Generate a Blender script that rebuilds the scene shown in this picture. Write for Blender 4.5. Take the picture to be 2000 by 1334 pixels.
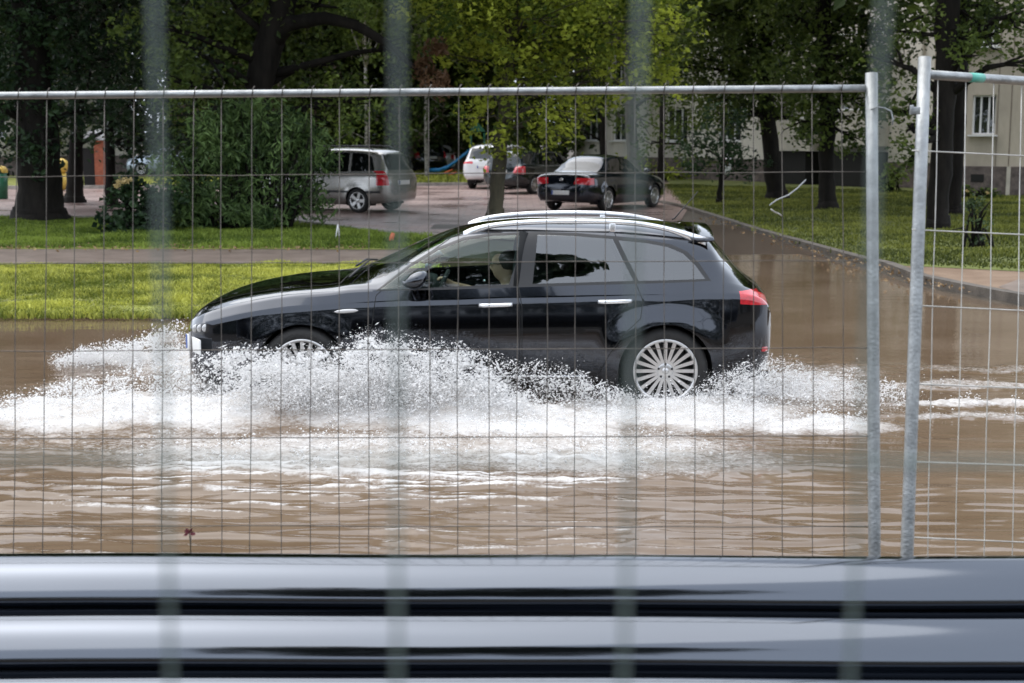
import bpy, bmesh, math, random
import numpy as np
from mathutils import Vector, Matrix, Euler
R = math.radians
for o in list(bpy.data.objects): bpy.data.objects.remove(o)
S = bpy.context.scene
C = S.collection
rng = np.random.default_rng(7)
random.seed(7)

# ---------------------------------------------------------------- camera, world, sun, exposure
CAM_H, PITCH, FPX = 1.98, R(8.4), 2720.0
cam_d = bpy.data.cameras.new('camera'); cam = bpy.data.objects.new('camera', cam_d); C.objects.link(cam)
cam.location = (0, 0, CAM_H); cam.rotation_euler = (R(90) - PITCH, 0, 0)
cam_d.sensor_width = 36; cam_d.lens = FPX / 2000 * 36
cam_d.clip_start = 0.05; cam_d.clip_end = 2000
cam_d.dof.use_dof = True; cam_d.dof.focus_distance = 8.2; cam_d.dof.aperture_fstop = 4.2
S.camera = cam
w = bpy.data.worlds.new('World'); S.world = w; w.use_nodes = True
nt = w.node_tree; bg = nt.nodes['Background']
sky = nt.nodes.new('ShaderNodeTexSky'); sky.sky_type = 'NISHITA'; sky.sun_disc = False
SUN_EL, SUN_ROT = R(66), R(300)
sky.sun_elevation = SUN_EL; sky.sun_rotation = SUN_ROT
sky.air_density = 1.0; sky.dust_density = 4.0; sky.ozone_density = 1.0
hs = nt.nodes.new('ShaderNodeHueSaturation'); hs.inputs['Saturation'].default_value = 0.28
nt.links.new(sky.outputs[0], hs.inputs['Color']); cloud = nt.nodes.new('ShaderNodeMix'); cloud.data_type = 'RGBA'; cloud.inputs[0].default_value = .6; cloud.inputs[7].default_value = (7.8, 8.7, 10.1, 1)   # an even layer of cloud over the clear sky
nt.links.new(hs.outputs[0], cloud.inputs[6]); nt.links.new(cloud.outputs[2], bg.inputs['Color'])
bg.inputs['Strength'].default_value = 0.14
sun_d = bpy.data.lights.new('sun', 'SUN'); sun_d.energy = 1.1; sun_d.angle = R(75); sun_d.color = (1, .95, .87)
sun = bpy.data.objects.new('sun', sun_d); C.objects.link(sun)
# light travels from the sky's sun direction
sd = Vector((math.sin(SUN_ROT) * math.cos(SUN_EL), math.cos(SUN_ROT) * math.cos(SUN_EL), math.sin(SUN_EL)))
sun.rotation_euler = (-sd).to_track_quat('-Z', 'Y').to_euler()
S.view_settings.view_transform = 'Standard'; S.view_settings.look = 'None'
S.view_settings.exposure = 0.8; S.view_settings.gamma = 1
S.render.engine = 'CYCLES'
S.cycles.use_denoising = True
S.cycles.max_bounces = 8; S.cycles.transparent_max_bounces = 16
S.cycles.sample_clamp_indirect = 6

# ---------------------------------------------------------------- picture point -> place
_cp, _sp = math.cos(PITCH), math.sin(PITCH)
def ray(px, py):
    dx, dy = (px - 1000) / FPX, (667 - py) / FPX
    return Vector((dx, _cp + dy * _sp, -_sp + dy * _cp))
def at(px, py, Y):                      # the point on that sight line at ground distance Y
    d = ray(px, py); t = Y / d.y
    return Vector((d.x * t, Y, CAM_H + d.z * t))
def atd(px, py, zc):                    # ... at depth zc along the optical axis
    d = ray(px, py); return Vector((d.x * zc, d.y * zc, CAM_H + d.z * zc))
def gnd(px, py, z=0.0):
    d = ray(px, py); t = (z - CAM_H) / d.z
    return Vector((d.x * t, d.y * t, z))

# ---------------------------------------------------------------- noise
_lat = np.random.default_rng(3).random((256, 256))
def vnoise(x, y):
    x = np.asarray(x, float); y = np.asarray(y, float)
    xi = np.floor(x).astype(int); yi = np.floor(y).astype(int)
    fx = x - xi; fy = y - yi
    fx = fx * fx * (3 - 2 * fx); fy = fy * fy * (3 - 2 * fy)
    g = lambda a, b: _lat[a & 255, b & 255]
    return (g(xi, yi) * (1 - fx) + g(xi + 1, yi) * fx) * (1 - fy) + (g(xi, yi + 1) * (1 - fx) + g(xi + 1, yi + 1) * fx) * fy
def fbm(x, y, o=4):
    s = 0; a = .5; n = 0
    for i in range(o):
        s = s + a * vnoise(x * 2 ** i + 17.3 * i, y * 2 ** i + 9.1 * i); n += a; a *= .5
    return s / n
def sstep(a, b, x):
    t = np.clip((np.asarray(x, float) - a) / (b - a), 0, 1); return t * t * (3 - 2 * t)

# ---------------------------------------------------------------- materials
MATS = {}
def nodes(name):
    m = bpy.data.materials.new(name); m.use_nodes = True
    t = m.node_tree; b = t.nodes['Principled BSDF']; return m, t, b
def mat(name, col, rough=.5, metal=0.0, var=0.0, scale=8.0, bump=0.0, bscale=60.0, spec=None, coat=0.0, col2=None, stretch=None, sub=0.0):
    """principled with noise variation of colour between col and col2, and fine bump"""
    if name in MATS: return MATS[name]
    m, t, b = nodes(name)
    b.inputs['Base Color'].default_value = (*col, 1); b.inputs['Roughness'].default_value = rough; b.inputs['Metallic'].default_value = metal
    if spec is not None: b.inputs['Specular IOR Level'].default_value = spec
    if coat: b.inputs['Coat Weight'].default_value = coat; b.inputs['Coat Roughness'].default_value = .03
    tc = t.nodes.new('ShaderNodeTexCoord'); mp = t.nodes.new('ShaderNodeMapping')
    t.links.new(tc.outputs['Object'], mp.inputs['Vector'])
    if stretch: mp.inputs['Scale'].default_value = stretch
    if var or col2:
        n = t.nodes.new('ShaderNodeTexNoise'); n.inputs['Scale'].default_value = scale; n.inputs['Detail'].default_value = 6; n.inputs['Roughness'].default_value = .65
        t.links.new(mp.outputs[0], n.inputs['Vector'])
        r = t.nodes.new('ShaderNodeValToRGB')
        c2 = col2 or tuple(min(1, c * (1 + var)) for c in col)
        c1 = col if col2 else tuple(c * (1 - var) for c in col)
        r.color_ramp.elements[0].position = .35; r.color_ramp.elements[1].position = .65
        r.color_ramp.elements[0].color = (*c1, 1); r.color_ramp.elements[1].color = (*c2, 1)
        t.links.new(n.outputs['Fac'], r.inputs['Fac']); t.links.new(r.outputs[0], b.inputs['Base Color'])
    if bump:
        n2 = t.nodes.new('ShaderNodeTexNoise'); n2.inputs['Scale'].default_value = bscale; n2.inputs['Detail'].default_value = 4
        t.links.new(mp.outputs[0], n2.inputs['Vector'])
        bp = t.nodes.new('ShaderNodeBump'); bp.inputs['Strength'].default_value = bump; bp.inputs['Distance'].default_value = .02
        t.links.new(n2.outputs['Fac'], bp.inputs['Height']); t.links.new(bp.outputs[0], b.inputs['Normal'])
    MATS[name] = m; return m
def glass(name, tint, refl=1.0, opaq=0.0, dark=(.01, .012, .012)):
    """thin window glass: tinted see-through + mirror reflection by Fresnel"""
    if name in MATS: return MATS[name]
    m, t, b = nodes(name); out = t.nodes['Material Output']; t.nodes.remove(b)
    tr = t.nodes.new('ShaderNodeBsdfTransparent'); tr.inputs[0].default_value = (*tint, 1)
    gl = t.nodes.new('ShaderNodeBsdfGlossy'); gl.inputs['Roughness'].default_value = .015; gl.inputs[0].default_value = (1, 1, 1, 1)
    base = tr
    if opaq:
        df = t.nodes.new('ShaderNodeBsdfDiffuse'); df.inputs[0].default_value = (*dark, 1)
        mx0 = t.nodes.new('ShaderNodeMixShader'); mx0.inputs[0].default_value = opaq
        t.links.new(tr.outputs[0], mx0.inputs[1]); t.links.new(df.outputs[0], mx0.inputs[2]); base = mx0
    ge = t.nodes.new('ShaderNodeNewGeometry'); dt = t.nodes.new('ShaderNodeVectorMath'); dt.operation = 'DOT_PRODUCT'     # Schlick, the same from both sides of the pane
    t.links.new(ge.outputs['Incoming'], dt.inputs[0]); t.links.new(ge.outputs['Normal'], dt.inputs[1])
    def mm(op, a, b_):
        q = t.nodes.new('ShaderNodeMath'); q.operation = op
        for i, z in ((0, a), (1, b_)):
            if isinstance(z, (int, float)): q.inputs[i].default_value = z
            else: t.links.new(z, q.inputs[i])
        return q
    ab = mm('ABSOLUTE', dt.outputs['Value'], 0); om = mm('SUBTRACT', 1.0, ab.outputs[0]); p5 = mm('POWER', om.outputs[0], 5.0)
    fr = mm('MULTIPLY_ADD', p5.outputs[0], .95); fr.inputs[2].default_value = .047
    mu = mm('MULTIPLY', fr.outputs[0], refl); mu.use_clamp = True
    mx = t.nodes.new('ShaderNodeMixShader'); t.links.new(mu.outputs[0], mx.inputs[0])
    t.links.new(base.outputs[0], mx.inputs[1]); t.links.new(gl.outputs[0], mx.inputs[2])
    t.links.new(mx.outputs[0], out.inputs[0]); MATS[name] = m; return m
def leafmat(name, dark, light, trans=.35, rough=.45):
    """leaf: hue from a per-clump attribute, some light through the blade"""
    if name in MATS: return MATS[name]
    m, t, b = nodes(name); out = t.nodes['Material Output']
    a = t.nodes.new('ShaderNodeAttribute'); a.attribute_name = 'tone'
    r = t.nodes.new('ShaderNodeValToRGB'); r.color_ramp.elements[0].color = (*dark, 1); r.color_ramp.elements[1].color = (*light, 1)
    t.links.new(a.outputs['Fac'], r.inputs['Fac']); t.links.new(r.outputs[0], b.inputs['Base Color'])
    b.inputs['Roughness'].default_value = rough; b.inputs['Specular IOR Level'].default_value = .22
    tl = t.nodes.new('ShaderNodeBsdfTranslucent'); t.links.new(r.outputs[0], tl.inputs[0])
    mx = t.nodes.new('ShaderNodeMixShader'); mx.inputs[0].default_value = trans
    t.links.new(b.outputs[0], mx.inputs[1]); t.links.new(tl.outputs[0], mx.inputs[2]); t.links.new(mx.outputs[0], out.inputs[0])
    MATS[name] = m; return m

# ---------------------------------------------------------------- objects
def empty(name, loc=(0, 0, 0), rz=0.0, label=None, cat=None, group=None):
    o = bpy.data.objects.new(name, None); C.objects.link(o); o.location = loc; o.rotation_euler = (0, 0, rz); o.empty_display_size = .2
    tag(o, label, cat, group); return o
def tag(o, label=None, cat=None, group=None, kind=None):
    if label: o['label'] = label
    if cat: o['category'] = cat
    if group: o['group'] = group
    if kind: o['kind'] = kind
    return o
def link(name, me, parent=None, loc=None):
    o = bpy.data.objects.new(name, me); C.objects.link(o)
    if parent is not None: o.parent = parent
    if loc is not None: o.location = loc
    return o
def bulk(name, V, F, m, parent=None, tone=None, smooth=False, attr='tone'):
    """big mesh straight from arrays: V (n,3), F (m,k)"""
    V = np.ascontiguousarray(V, np.float32); F = np.ascontiguousarray(F, np.int32); k = F.shape[1]
    me = bpy.data.meshes.new(name)
    me.vertices.add(len(V)); me.vertices.foreach_set('co', V.ravel())
    me.loops.add(F.size); me.loops.foreach_set('vertex_index', F.ravel())
    me.polygons.add(len(F)); me.polygons.foreach_set('loop_start', np.arange(0, F.size, k, dtype=np.int32))
    me.polygons.foreach_set('use_smooth', np.full(len(F), smooth, bool))
    if tone is not None:
        a = me.attributes.new(attr, 'FLOAT', 'POINT'); a.data.foreach_set('value', np.ascontiguousarray(tone, np.float32))
    me.materials.append(m); me.update(calc_edges=True)
    return link(name, me, parent)
class MB:
    def __init__(s): s.v = []; s.f = []; s.m = []; s.sm = []
    def add(s, vs, fs, mi=0, smooth=False):
        n = len(s.v); s.v += [tuple(x) for x in vs]
        for f in fs: s.f.append([i + n for i in f]); s.m.append(mi); s.sm.append(smooth)
        return s
    def box(s, c, d, mi=0, rz=0.0, M=None, bev=0.0):
        x, y, z = d[0] / 2, d[1] / 2, d[2] / 2
        if bev:
            b = bev; vs = []; 
            bm = bmesh.new(); bmesh.ops.create_cube(bm, size=1)
            for v in bm.verts: v.co = Vector((v.co.x * d[0], v.co.y * d[1], v.co.z * d[2]))
            bmesh.ops.bevel(bm, geom=list(bm.edges), offset=b, segments=2, affect='EDGES', profile=.6)
            vs = [v.co.copy() for v in bm.verts]; bm.verts.index_update(); fs = [[v.index for v in f.verts] for f in bm.faces]; bm.free()
        else:
            vs = [Vector(p) for p in ((-x, -y, -z), (x, -y, -z), (x, y, -z), (-x, y, -z), (-x, -y, z), (x, -y, z), (x, y, z), (-x, y, z))]
            fs = [(0, 3, 2, 1), (4, 5, 6, 7), (0, 1, 5, 4), (1, 2, 6, 5), (2, 3, 7, 6), (3, 0, 4, 7)]
        T = Matrix.Translation(c) @ (M if M is not None else Matrix.Rotation(rz, 4, 'Z'))
        return s.add([T @ p for p in vs], fs, mi, bool(bev))
    def tube(s, pts, r, n=8, mi=0, cap=True, smooth=True):
        pts = [Vector(p) for p in pts]; k = len(pts)
        rs = r if hasattr(r, '__len__') else [r] * k
        vs = []; prev = None
        for i, p in enumerate(pts):
            d = (pts[min(i + 1, k - 1)] - pts[max(i - 1, 0)])
            d = d.normalized() if d.length > 1e-9 else Vector((0, 0, 1))
            if prev is None:
                u = d.cross(Vector((0, 0, 1)) if abs(d.z) < .9 else Vector((1, 0, 0))).normalized()
            else:
                u = (prev - d * prev.dot(d)).normalized()
            prev = u; v = d.cross(u)
            for j in range(n):
                a = 2 * math.pi * j / n; vs.append(p + (u * math.cos(a) + v * math.sin(a)) * rs[i])
        fs = [(i * n + j, i * n + (j + 1) % n, (i + 1) * n + (j + 1) % n, (i + 1) * n + j) for i in range(k - 1) for j in range(n)]
        if cap: fs += [tuple(range(n))[::-1], tuple((k - 1) * n + j for j in range(n))]
        return s.add(vs, fs, mi, smooth)
    def lathe(s, prof, axis='Y', n=32, c=(0, 0, 0), mi=0, smooth=True, closed=False):
        """prof: (r, h) pairs turned about an axis through c"""
        vs = []; c = Vector(c)
        for r, h in prof:
            for j in range(n):
                a = 2 * math.pi * j / n; p = (r * math.cos(a), h, r * math.sin(a)) if axis == 'Y' else (r * math.cos(a), r * math.sin(a), h)
                vs.append(c + Vector(p))
        k = len(prof)
        fs = [(i * n + j, i * n + (j + 1) % n, (i + 1) * n + (j + 1) % n, (i + 1) * n + j) for i in range(k - 1) for j in range(n)]
        if closed: fs += [((k - 1) * n + j, (k - 1) * n + (j + 1) % n, (j + 1) % n, j) for j in range(n)]
        return s.add(vs, fs, mi, smooth)
    def prism(s, poly, h0, h1, axis='Z', mi=0):
        n = len(poly)
        mk = {'Z': lambda a, b, h: (a, b, h), 'Y': lambda a, b, h: (a, h, b), 'X': lambda a, b, h: (h, a, b)}[axis]
        vs = [mk(a, b, h0) for a, b in poly] + [mk(a, b, h1) for a, b in poly]
        fs = [tuple(range(n))[::-1], tuple(range(n, 2 * n))] + [(i, (i + 1) % n, n + (i + 1) % n, n + i) for i in range(n)]
        return s.add(vs, fs, mi)
    def build(s, name, mats, parent=None, loc=None):
        me = bpy.data.meshes.new(name); me.from_pydata(s.v, [], s.f)
        for m in (mats if isinstance(mats, (list, tuple)) else [mats]): me.materials.append(m)
        me.polygons.foreach_set('material_index', s.m); me.polygons.foreach_set('use_smooth', s.sm)
        bm = bmesh.new(); bm.from_mesh(me); bmesh.ops.recalc_face_normals(bm, faces=bm.faces); bm.to_mesh(me); bm.free()
        me.update(); return link(name, me, parent, loc)
def copy_tree(o, parent=None):
    c = o.copy(); C.objects.link(c)
    if parent is not None: c.parent = parent
    for ch in list(o.children): copy_tree(ch, c)
    return c
# ---------------------------------------------------------------- ground, road, lot, path, lawns, kerbs, water
WZ = 0.0
def sheet(name, poly, z, m, zf=None, cuts=0):
    """flat setting sheet; poly is a list of (x, y)"""
    bm = bmesh.new(); vs = [bm.verts.new((x, y, z)) for x, y in poly]; f = bm.faces.new(vs)
    if f.normal.z < 0: f.normal_flip()
    bm.normal_update()
    if bm.faces[:][0].normal.z < 0: bmesh.ops.reverse_faces(bm, faces=bm.faces)
    me = bpy.data.meshes.new(name); bm.to_mesh(me); bm.free(); me.materials.append(m)
    return tag(link(name, me), kind='structure')
def gp(*pts, z=0.0): return [tuple(gnd(px, py, z)[:2]) for px, py in pts]

soil = mat('soil', (.055, .042, .028), .9, var=.4, scale=1.5, bump=.4, bscale=25)
turf = mat('turf', (.10, .10, .025), .95, col2=(.24, .26, .045), scale=1.6, bump=.5, bscale=40)
turf_shade = mat('turf_shade', (.065, .075, .018), .95, col2=(.13, .15, .028), scale=.9, bump=.5, bscale=40)  # turf copy, its colour darkened for the shade under the lawn trees
def paving(name, c1, c2, sx, sy, rough, mortar):
    m, t, b = nodes(name)
    tc = t.nodes.new('ShaderNodeTexCoord'); mp = t.nodes.new('ShaderNodeMapping'); t.links.new(tc.outputs['Object'], mp.inputs[0])
    br = t.nodes.new('ShaderNodeTexBrick'); br.inputs['Scale'].default_value = 1.0; br.inputs['Brick Width'].default_value = sx; br.inputs['Row Height'].default_value = sy
    br.inputs['Mortar Size'].default_value = .008; br.inputs['Color1'].default_value = (*c1, 1); br.inputs['Color2'].default_value = (*c2, 1); br.inputs['Mortar'].default_value = (*mortar, 1)
    t.links.new(mp.outputs[0], br.inputs['Vector'])
    n = t.nodes.new('ShaderNodeTexNoise'); n.inputs['Scale'].default_value = .45; n.inputs['Detail'].default_value = 7; n.inputs['Roughness'].default_value = .6
    t.links.new(mp.outputs[0], n.inputs['Vector'])
    mx = t.nodes.new('ShaderNodeMix'); mx.data_type = 'RGBA'; mx.blend_type = 'MULTIPLY'; mx.inputs[0].default_value = .85
    rp = t.nodes.new('ShaderNodeValToRGB'); rp.color_ramp.elements[0].position = .3; rp.color_ramp.elements[1].position = .68
    rp.color_ramp.elements[0].color = (.55, .5, .5, 1); rp.color_ramp.elements[1].color = (1.15, 1.12, 1.1, 1)
    t.links.new(n.outputs['Fac'], rp.inputs[0]); t.links.new(br.outputs['Color'], mx.inputs[6]); t.links.new(rp.outputs[0], mx.inputs[7])
    t.links.new(mx.outputs[2], b.inputs['Base Color'])
    rr = t.nodes.new('ShaderNodeMapRange'); rr.inputs[1].default_value = .35; rr.inputs[2].default_value = .7; rr.inputs[3].default_value = rough - .28; rr.inputs[4].default_value = rough + .15
    t.links.new(n.outputs['Fac'], rr.inputs[0]); t.links.new(rr.outputs[0], b.inputs['Roughness'])
    n2 = t.nodes.new('ShaderNodeTexNoise'); n2.inputs['Scale'].default_value = 9; n2.inputs['Detail'].default_value = 5
    t.links.new(mp.outputs[0], n2.inputs['Vector'])
    bp = t.nodes.new('ShaderNodeBump'); bp.inputs['Strength'].default_value = .5; bp.inputs['Distance'].default_value = .03
    t.links.new(n2.outputs['Fac'], bp.inputs['Height']); t.links.new(bp.outputs[0], b.inputs['Normal'])
    MATS[name] = m; return m
lot_m = paving('wet_red_paving', (.25, .175, .16), (.33, .245, .22), .4, .2, .5, (.08, .06, .055))
path_m = mat('path_paving', (.13, .095, .075), .6, col2=(.2, .155, .125), scale=2.0, bump=.4, bscale=18)
road_m = mat('wet_asphalt', (.05, .042, .036), .35, var=.3, scale=1.0, bump=.3, bscale=40)
lane_m = mat('wet_brown_asphalt', (.045, .028, .02), .3, col2=(.085, .06, .045), scale=.5, bump=.35, bscale=30, stretch=(1, .4, 1))
mud_m = mat('orange_mud', (.15, .09, .052), .75, col2=(.23, .155, .10), scale=1.2, bump=.5, bscale=20)
kerb_m = mat('kerb_concrete', (.10, .085, .07), .7, var=.35, scale=4, bump=.4, bscale=50)
kerb_l = mat('pale_kerb_concrete', (.30, .27, .24), .7, var=.3, scale=4, bump=.4, bscale=50)

# the ground: one sheet to the horizon, dished below the flooded road
GX = np.concatenate([[-900, -400, -150, -70, -45], np.linspace(-30, 30, 121), [45, 70, 150, 400, 900]])
GY = np.concatenate([[-300, -100, -40, -20, -8], np.linspace(-2, 60, 156), [70, 90, 130, 250, 600, 1500]])
gx, gy = np.meshgrid(GX, GY)
EDGE_L = gnd(0, 620).y                           # water's edge on the left verge
KERB = gp((1290, 396), (1330, 404), (1400, 426), (1480, 452), (1600, 486), (1680, 508), (1735, 520), (1800, 545), (1900, 566), (1975, 580), (2100, 600), (2500, 660), z=.05)
_ky = np.array([p[1] for p in KERB][::-1]); _kx = np.array([p[0] for p in KERB][::-1])
def lane_l(y): return np.interp(y, [14, 20, 25, 28, 30.5], [-4, -3.2, -2.0, -1.75, -1.7])
def lane_r(y): return np.interp(y, _ky, _kx)
def in_lane(x, y):
    """1 inside the side road that runs back from the flooded street"""
    return sstep(-.6, .3, x - lane_l(y) - .8) * sstep(-.3, .5, lane_r(y) - x)
edge = EDGE_L + .5 * (fbm(gx * .5, gx * 0 + 3) - .5)
dish = sstep(-.9, .9, edge - gy) * sstep(3.0, 5.0, gy)
lane_dip = in_lane(gx, gy) * sstep(30, 18, gy)
gz = .035 - .155 * np.maximum(dish, lane_dip * .62) + .012 * (fbm(gx * .8, gy * .8) - .5)
nx, ny = len(GX), len(GY)
idx = np.arange(nx * ny).reshape(ny, nx)
gf = np.stack([idx[:-1, :-1], idx[:-1, 1:], idx[1:, 1:], idx[1:, :-1]], -1).reshape(-1, 4)
tag(bulk('ground', np.stack([gx, gy, gz], -1).reshape(-1, 3), gf, soil, smooth=True), kind='structure')

# sheets on it
lot = gp((-700, 372), (640, 365), (905, 362), (1330, 356), (1345, 405), (1330, 430), (1170, 470), (1000, 468), (840, 459), (770, 453), (650, 440), (560, 430), (300, 424), (-700, 420), z=.05)
sheet('parking_lot', lot, .05, lot_m)
# the lane slopes down into the flood: rows of points from the lot to the water
ly = np.linspace(14.6, 30.6, 60); lx = np.linspace(0, 1, 24)
lv = []
for y in ly:
    x0 = lane_l(y); x1 = lane_r(y)
    for u in lx:
        x = x0 + (x1 - x0) * u
        z = np.interp(y, [14.5, 18.4, 23.4, 30.6], [-.075, -.045, .004, .056]) + .012 * float(vnoise(x * .6, y * .35) - .5)
        lv.append((x, y, z))
i2 = np.arange(60 * 24).reshape(60, 24)
tag(bulk('side_road', np.array(lv), np.stack([i2[:-1, :-1], i2[:-1, 1:], i2[1:, 1:], i2[1:, :-1]], -1).reshape(-1, 4), lane_m, smooth=True), kind='structure')
sheet('road', [(-30, 4.9), (30, 4.9), (30, 14.6), (-30, 14.6)], -.11, road_m)
sheet('path', gp((-900, 515), (760, 514), (880, 500), (860, 489), (500, 487), (-900, 486), z=.045), .045, path_m)
vg = gp((-900, 514), (760, 513.5), (860, 540), z=.04)
for x in np.arange(0.0, -16.0, -.12): vg.append((float(x), EDGE_L - .05 - .10 * abs(x) * 0 + .55 * float(fbm(np.array([x * .8]), np.array([4.0]), 3)[0] - .5) + .30 * float(vnoise(np.array([x * 3.1]), np.array([9.0]))[0] - .5)))
sheet('verge', vg, .041, turf)
sheet('grass_strip', gp((-900, 486), (500, 486.5), (870, 488), (845, 460), (770, 454.5), (650, 441), (560, 431), (300, 425), (-900, 421), z=.047), .047, turf)
sheet('lawn', gp((1335, 404), (1480, 452), (1600, 485), (1710, 517), (1790, 520), (2600, 560), (3200, 540), (2600, 330), (1500, 322), (1290, 330), z=.06), .062, turf_shade)
sheet('playground_lawn', gp((-900, 371), (640, 364), (905, 361), (1290, 355), (1200, 325), (-900, 325), z=.06), .06, turf)
sheet('pavement', gp((1735, 519), (1785, 521), (2600, 562), (3000, 640), (2100, 596), (1950, 572), (1800, 545), z=.05), .056, mud_m)
sheet('footpath', gp((1990, 545), (2600, 575), (2600, 625), (2020, 580), (1950, 560), z=.06), .0605, path_m)
def kerb(name, line, w_, z0, h, m):
    mb = MB()
    pts = [Vector((x, y, 0)) for x, y in line]; L = []; Rr = []
    for i, p in enumerate(pts):
        d = (pts[min(i + 1, len(pts) - 1)] - pts[max(i - 1, 0)]).normalized(); n = Vector((-d.y, d.x, 0))
        L.append(p + n * w_ / 2); Rr.append(p - n * w_ / 2)
    for i in range(len(pts) - 1):
        a, b_, c, d_ = L[i], L[i + 1], Rr[i + 1], Rr[i]
        z = Vector((0, 0, 1)); q = [a + z * z0, b_ + z * z0, c + z * z0, d_ + z * z0, a + z * h, b_ + z * h, c + z * h, d_ + z * h]
        mb.add(q, [(4, 5, 6, 7), (0, 1, 5, 4), (2, 3, 7, 6), (0, 4, 7, 3), (1, 2, 6, 5)])
    return tag(mb.build(name, m), kind='structure')
def dense(poly, n=6):
    out = []
    for a, b_ in zip(poly[:-1], poly[1:]):
        for k in range(n): out.append((a[0] + (b_[0] - a[0]) * k / n, a[1] + (b_[1] - a[1]) * k / n))
    return out + [poly[-1]]
kerb('kerb', dense(KERB), .16, -.2, .115, kerb_m)
kerb('grass_kerb', dense(gp((-200, 421), (300, 425), (560, 430.5), (650, 440.5), (700, 447), (770, 454), (845, 459.5), (900, 466), z=.05)), .13, -.1, .085, kerb_l)
kerb('lot_kerb', dense(gp((-300, 371), (640, 364.5), (905, 361.5), (1290, 355.5), z=.06)), .2, -.1, .17, kerb_l)
# ---------------------------------------------------------------- cars: a lofted shell cut along its real lines
def pchip(xs, ys, x):
    xs = np.asarray(xs, float); ys = np.asarray(ys, float); h = np.diff(xs); d = np.diff(ys) / h
    m = np.zeros_like(ys); m[0] = d[0]; m[-1] = d[-1]
    for i in range(1, len(xs) - 1):
        if d[i - 1] * d[i] > 0:
            w1 = 2 * h[i] + h[i - 1]; w2 = h[i] + 2 * h[i - 1]; m[i] = (w1 + w2) / (w1 / d[i - 1] + w2 / d[i])
    k = np.clip(np.searchsorted(xs, x) - 1, 0, len(h) - 1); t = (x - xs[k]) / h[k]
    return ((2 * t ** 3 - 3 * t ** 2 + 1) * ys[k] + (t ** 3 - 2 * t ** 2 + t) * h[k] * m[k] + (-2 * t ** 3 + 3 * t ** 2) * ys[k + 1] + (t ** 3 - t ** 2) * h[k] * m[k + 1])
def pip(p, poly):
    x, y = p; c = False; j = len(poly) - 1
    for i in range(len(poly)):
        xi, yi = poly[i]; xj, yj = poly[j]
        if (yi > y) != (yj > y) and x < (xj - xi) * (y - yi) / (yj - yi) + xi: c = not c
        j = i
    return c
def grow(poly, d):
    """offset a polygon outward by d"""
    n = len(poly); A = sum(poly[i][0] * poly[(i + 1) % n][1] - poly[(i + 1) % n][0] * poly[i][1] for i in range(n)); s = 1 if A > 0 else -1
    out = []
    for i in range(n):
        a, b, c = Vector(poly[i - 1]), Vector(poly[i]), Vector(poly[(i + 1) % n])
        e1 = (b - a).normalized(); e2 = (c - b).normalized()
        n1 = Vector((e1.y, -e1.x)) * s; n2 = Vector((e2.y, -e2.x)) * s
        k = (n1 + n2); k = k / max(.35, k.dot(n1)) if k.length > 1e-6 else n1
        out.append(tuple(b + k * d))
    return out
def circle(cx, cz, r, n=28): return [(cx + r * math.cos(2 * math.pi * i / n), cz + r * math.sin(2 * math.pi * i / n)) for i in range(n)]
def shell(rows, nx=150, sub=(1, 2, 5, 8, 4, 12, 3, 4), flares=(), sharp=(1, 4, 5, 6)):
    """rows: x, zfloor, w(max half width), zc(crease), wb, zb(belt), wr, zr(roof edge), zt(centre)  ->  closed bmesh"""
    rows = np.array(rows, float); x0, x1 = rows[0, 0], rows[-1, 0]
    t = np.linspace(0, 1, nx); t = t + .06 * np.sin(2 * math.pi * t) * -1     # denser at both ends
    X = x0 + (x1 - x0) * t
    c = [pchip(rows[:, 0], rows[:, k], X) for k in range(1, 9)]
    zf, w_, zc, wb, zb, wr, zr, zt = c
    P = np.stack([np.stack(a, -1) for a in (
        (0 * X, zf), (.86 * w_, zf), (.965 * w_, zf + .13 * (zc - zf) / .6), (w_, zf + .55 * (zc - zf)), (.985 * w_, zc), (wb, zb),
        (wr, zr), (.56 * wr, zr + .8 * (zt - zr)), (0 * X, zt))], 1)          # nx, 9, 2
    K = 9; ring = [P[:, 0]]
    for k in range(K - 1):
        a, b = P[:, k], P[:, k + 1]
        ma = (b - a) if k == 0 or k in sharp else (P[:, k + 1] - P[:, k - 1]) / 2
        mb_ = (b - a) if k + 1 == K - 1 or k + 1 in sharp else (P[:, k + 2] - P[:, k]) / 2
        if k + 1 == K - 1: mb_ = np.stack([b[:, 0] - a[:, 0], 0 * X], -1)
        for j in range(1, sub[k] + 1):
            u = j / sub[k]
            ring.append((2 * u ** 3 - 3 * u ** 2 + 1) * a + (u ** 3 - 2 * u ** 2 + u) * ma + (-2 * u ** 3 + 3 * u ** 2) * b + (u ** 3 - u ** 2) * mb_)
    H = np.stack(ring, 1); M = H.shape[1]                                      # nx, M, 2
    Y, Z = H[..., 0].copy(), H[..., 1]; XX = np.repeat(X[:, None], M, 1)
    for (cx, cz, r0, r1, f, zmax) in flares:
        d = np.hypot(XX - cx, Z - cz); Y += np.where(Y > .5, f * sstep(r1, r0, d) * sstep(zmax + .05, zmax - .08, Z), 0)
    bm = bmesh.new(); V = []
    for i in range(nx):
        row = [bm.verts.new((X[i], -Y[i, j], Z[i, j])) for j in range(M)]
        row += [bm.verts.new((X[i], Y[i, j], Z[i, j])) for j in range(M - 2, 0, -1)]
        V.append(row)
    n = len(V[0])
    for i in range(nx - 1):
        for j in range(n): bm.faces.new((V[i][j], V[i][(j + 1) % n], V[i + 1][(j + 1) % n], V[i + 1][j]))
    bm.faces.new(V[0]); bm.faces.new(V[-1][::-1])
    bmesh.ops.recalc_face_normals(bm, faces=bm.faces)
    for f in bm.faces: f.smooth = True
    return bm
def side_ok(f): return abs(f.normal.y) > .16
def top_ok(f): return f.normal.z > .12
def end_ok(f): return abs(f.normal.x) > .3
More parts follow.
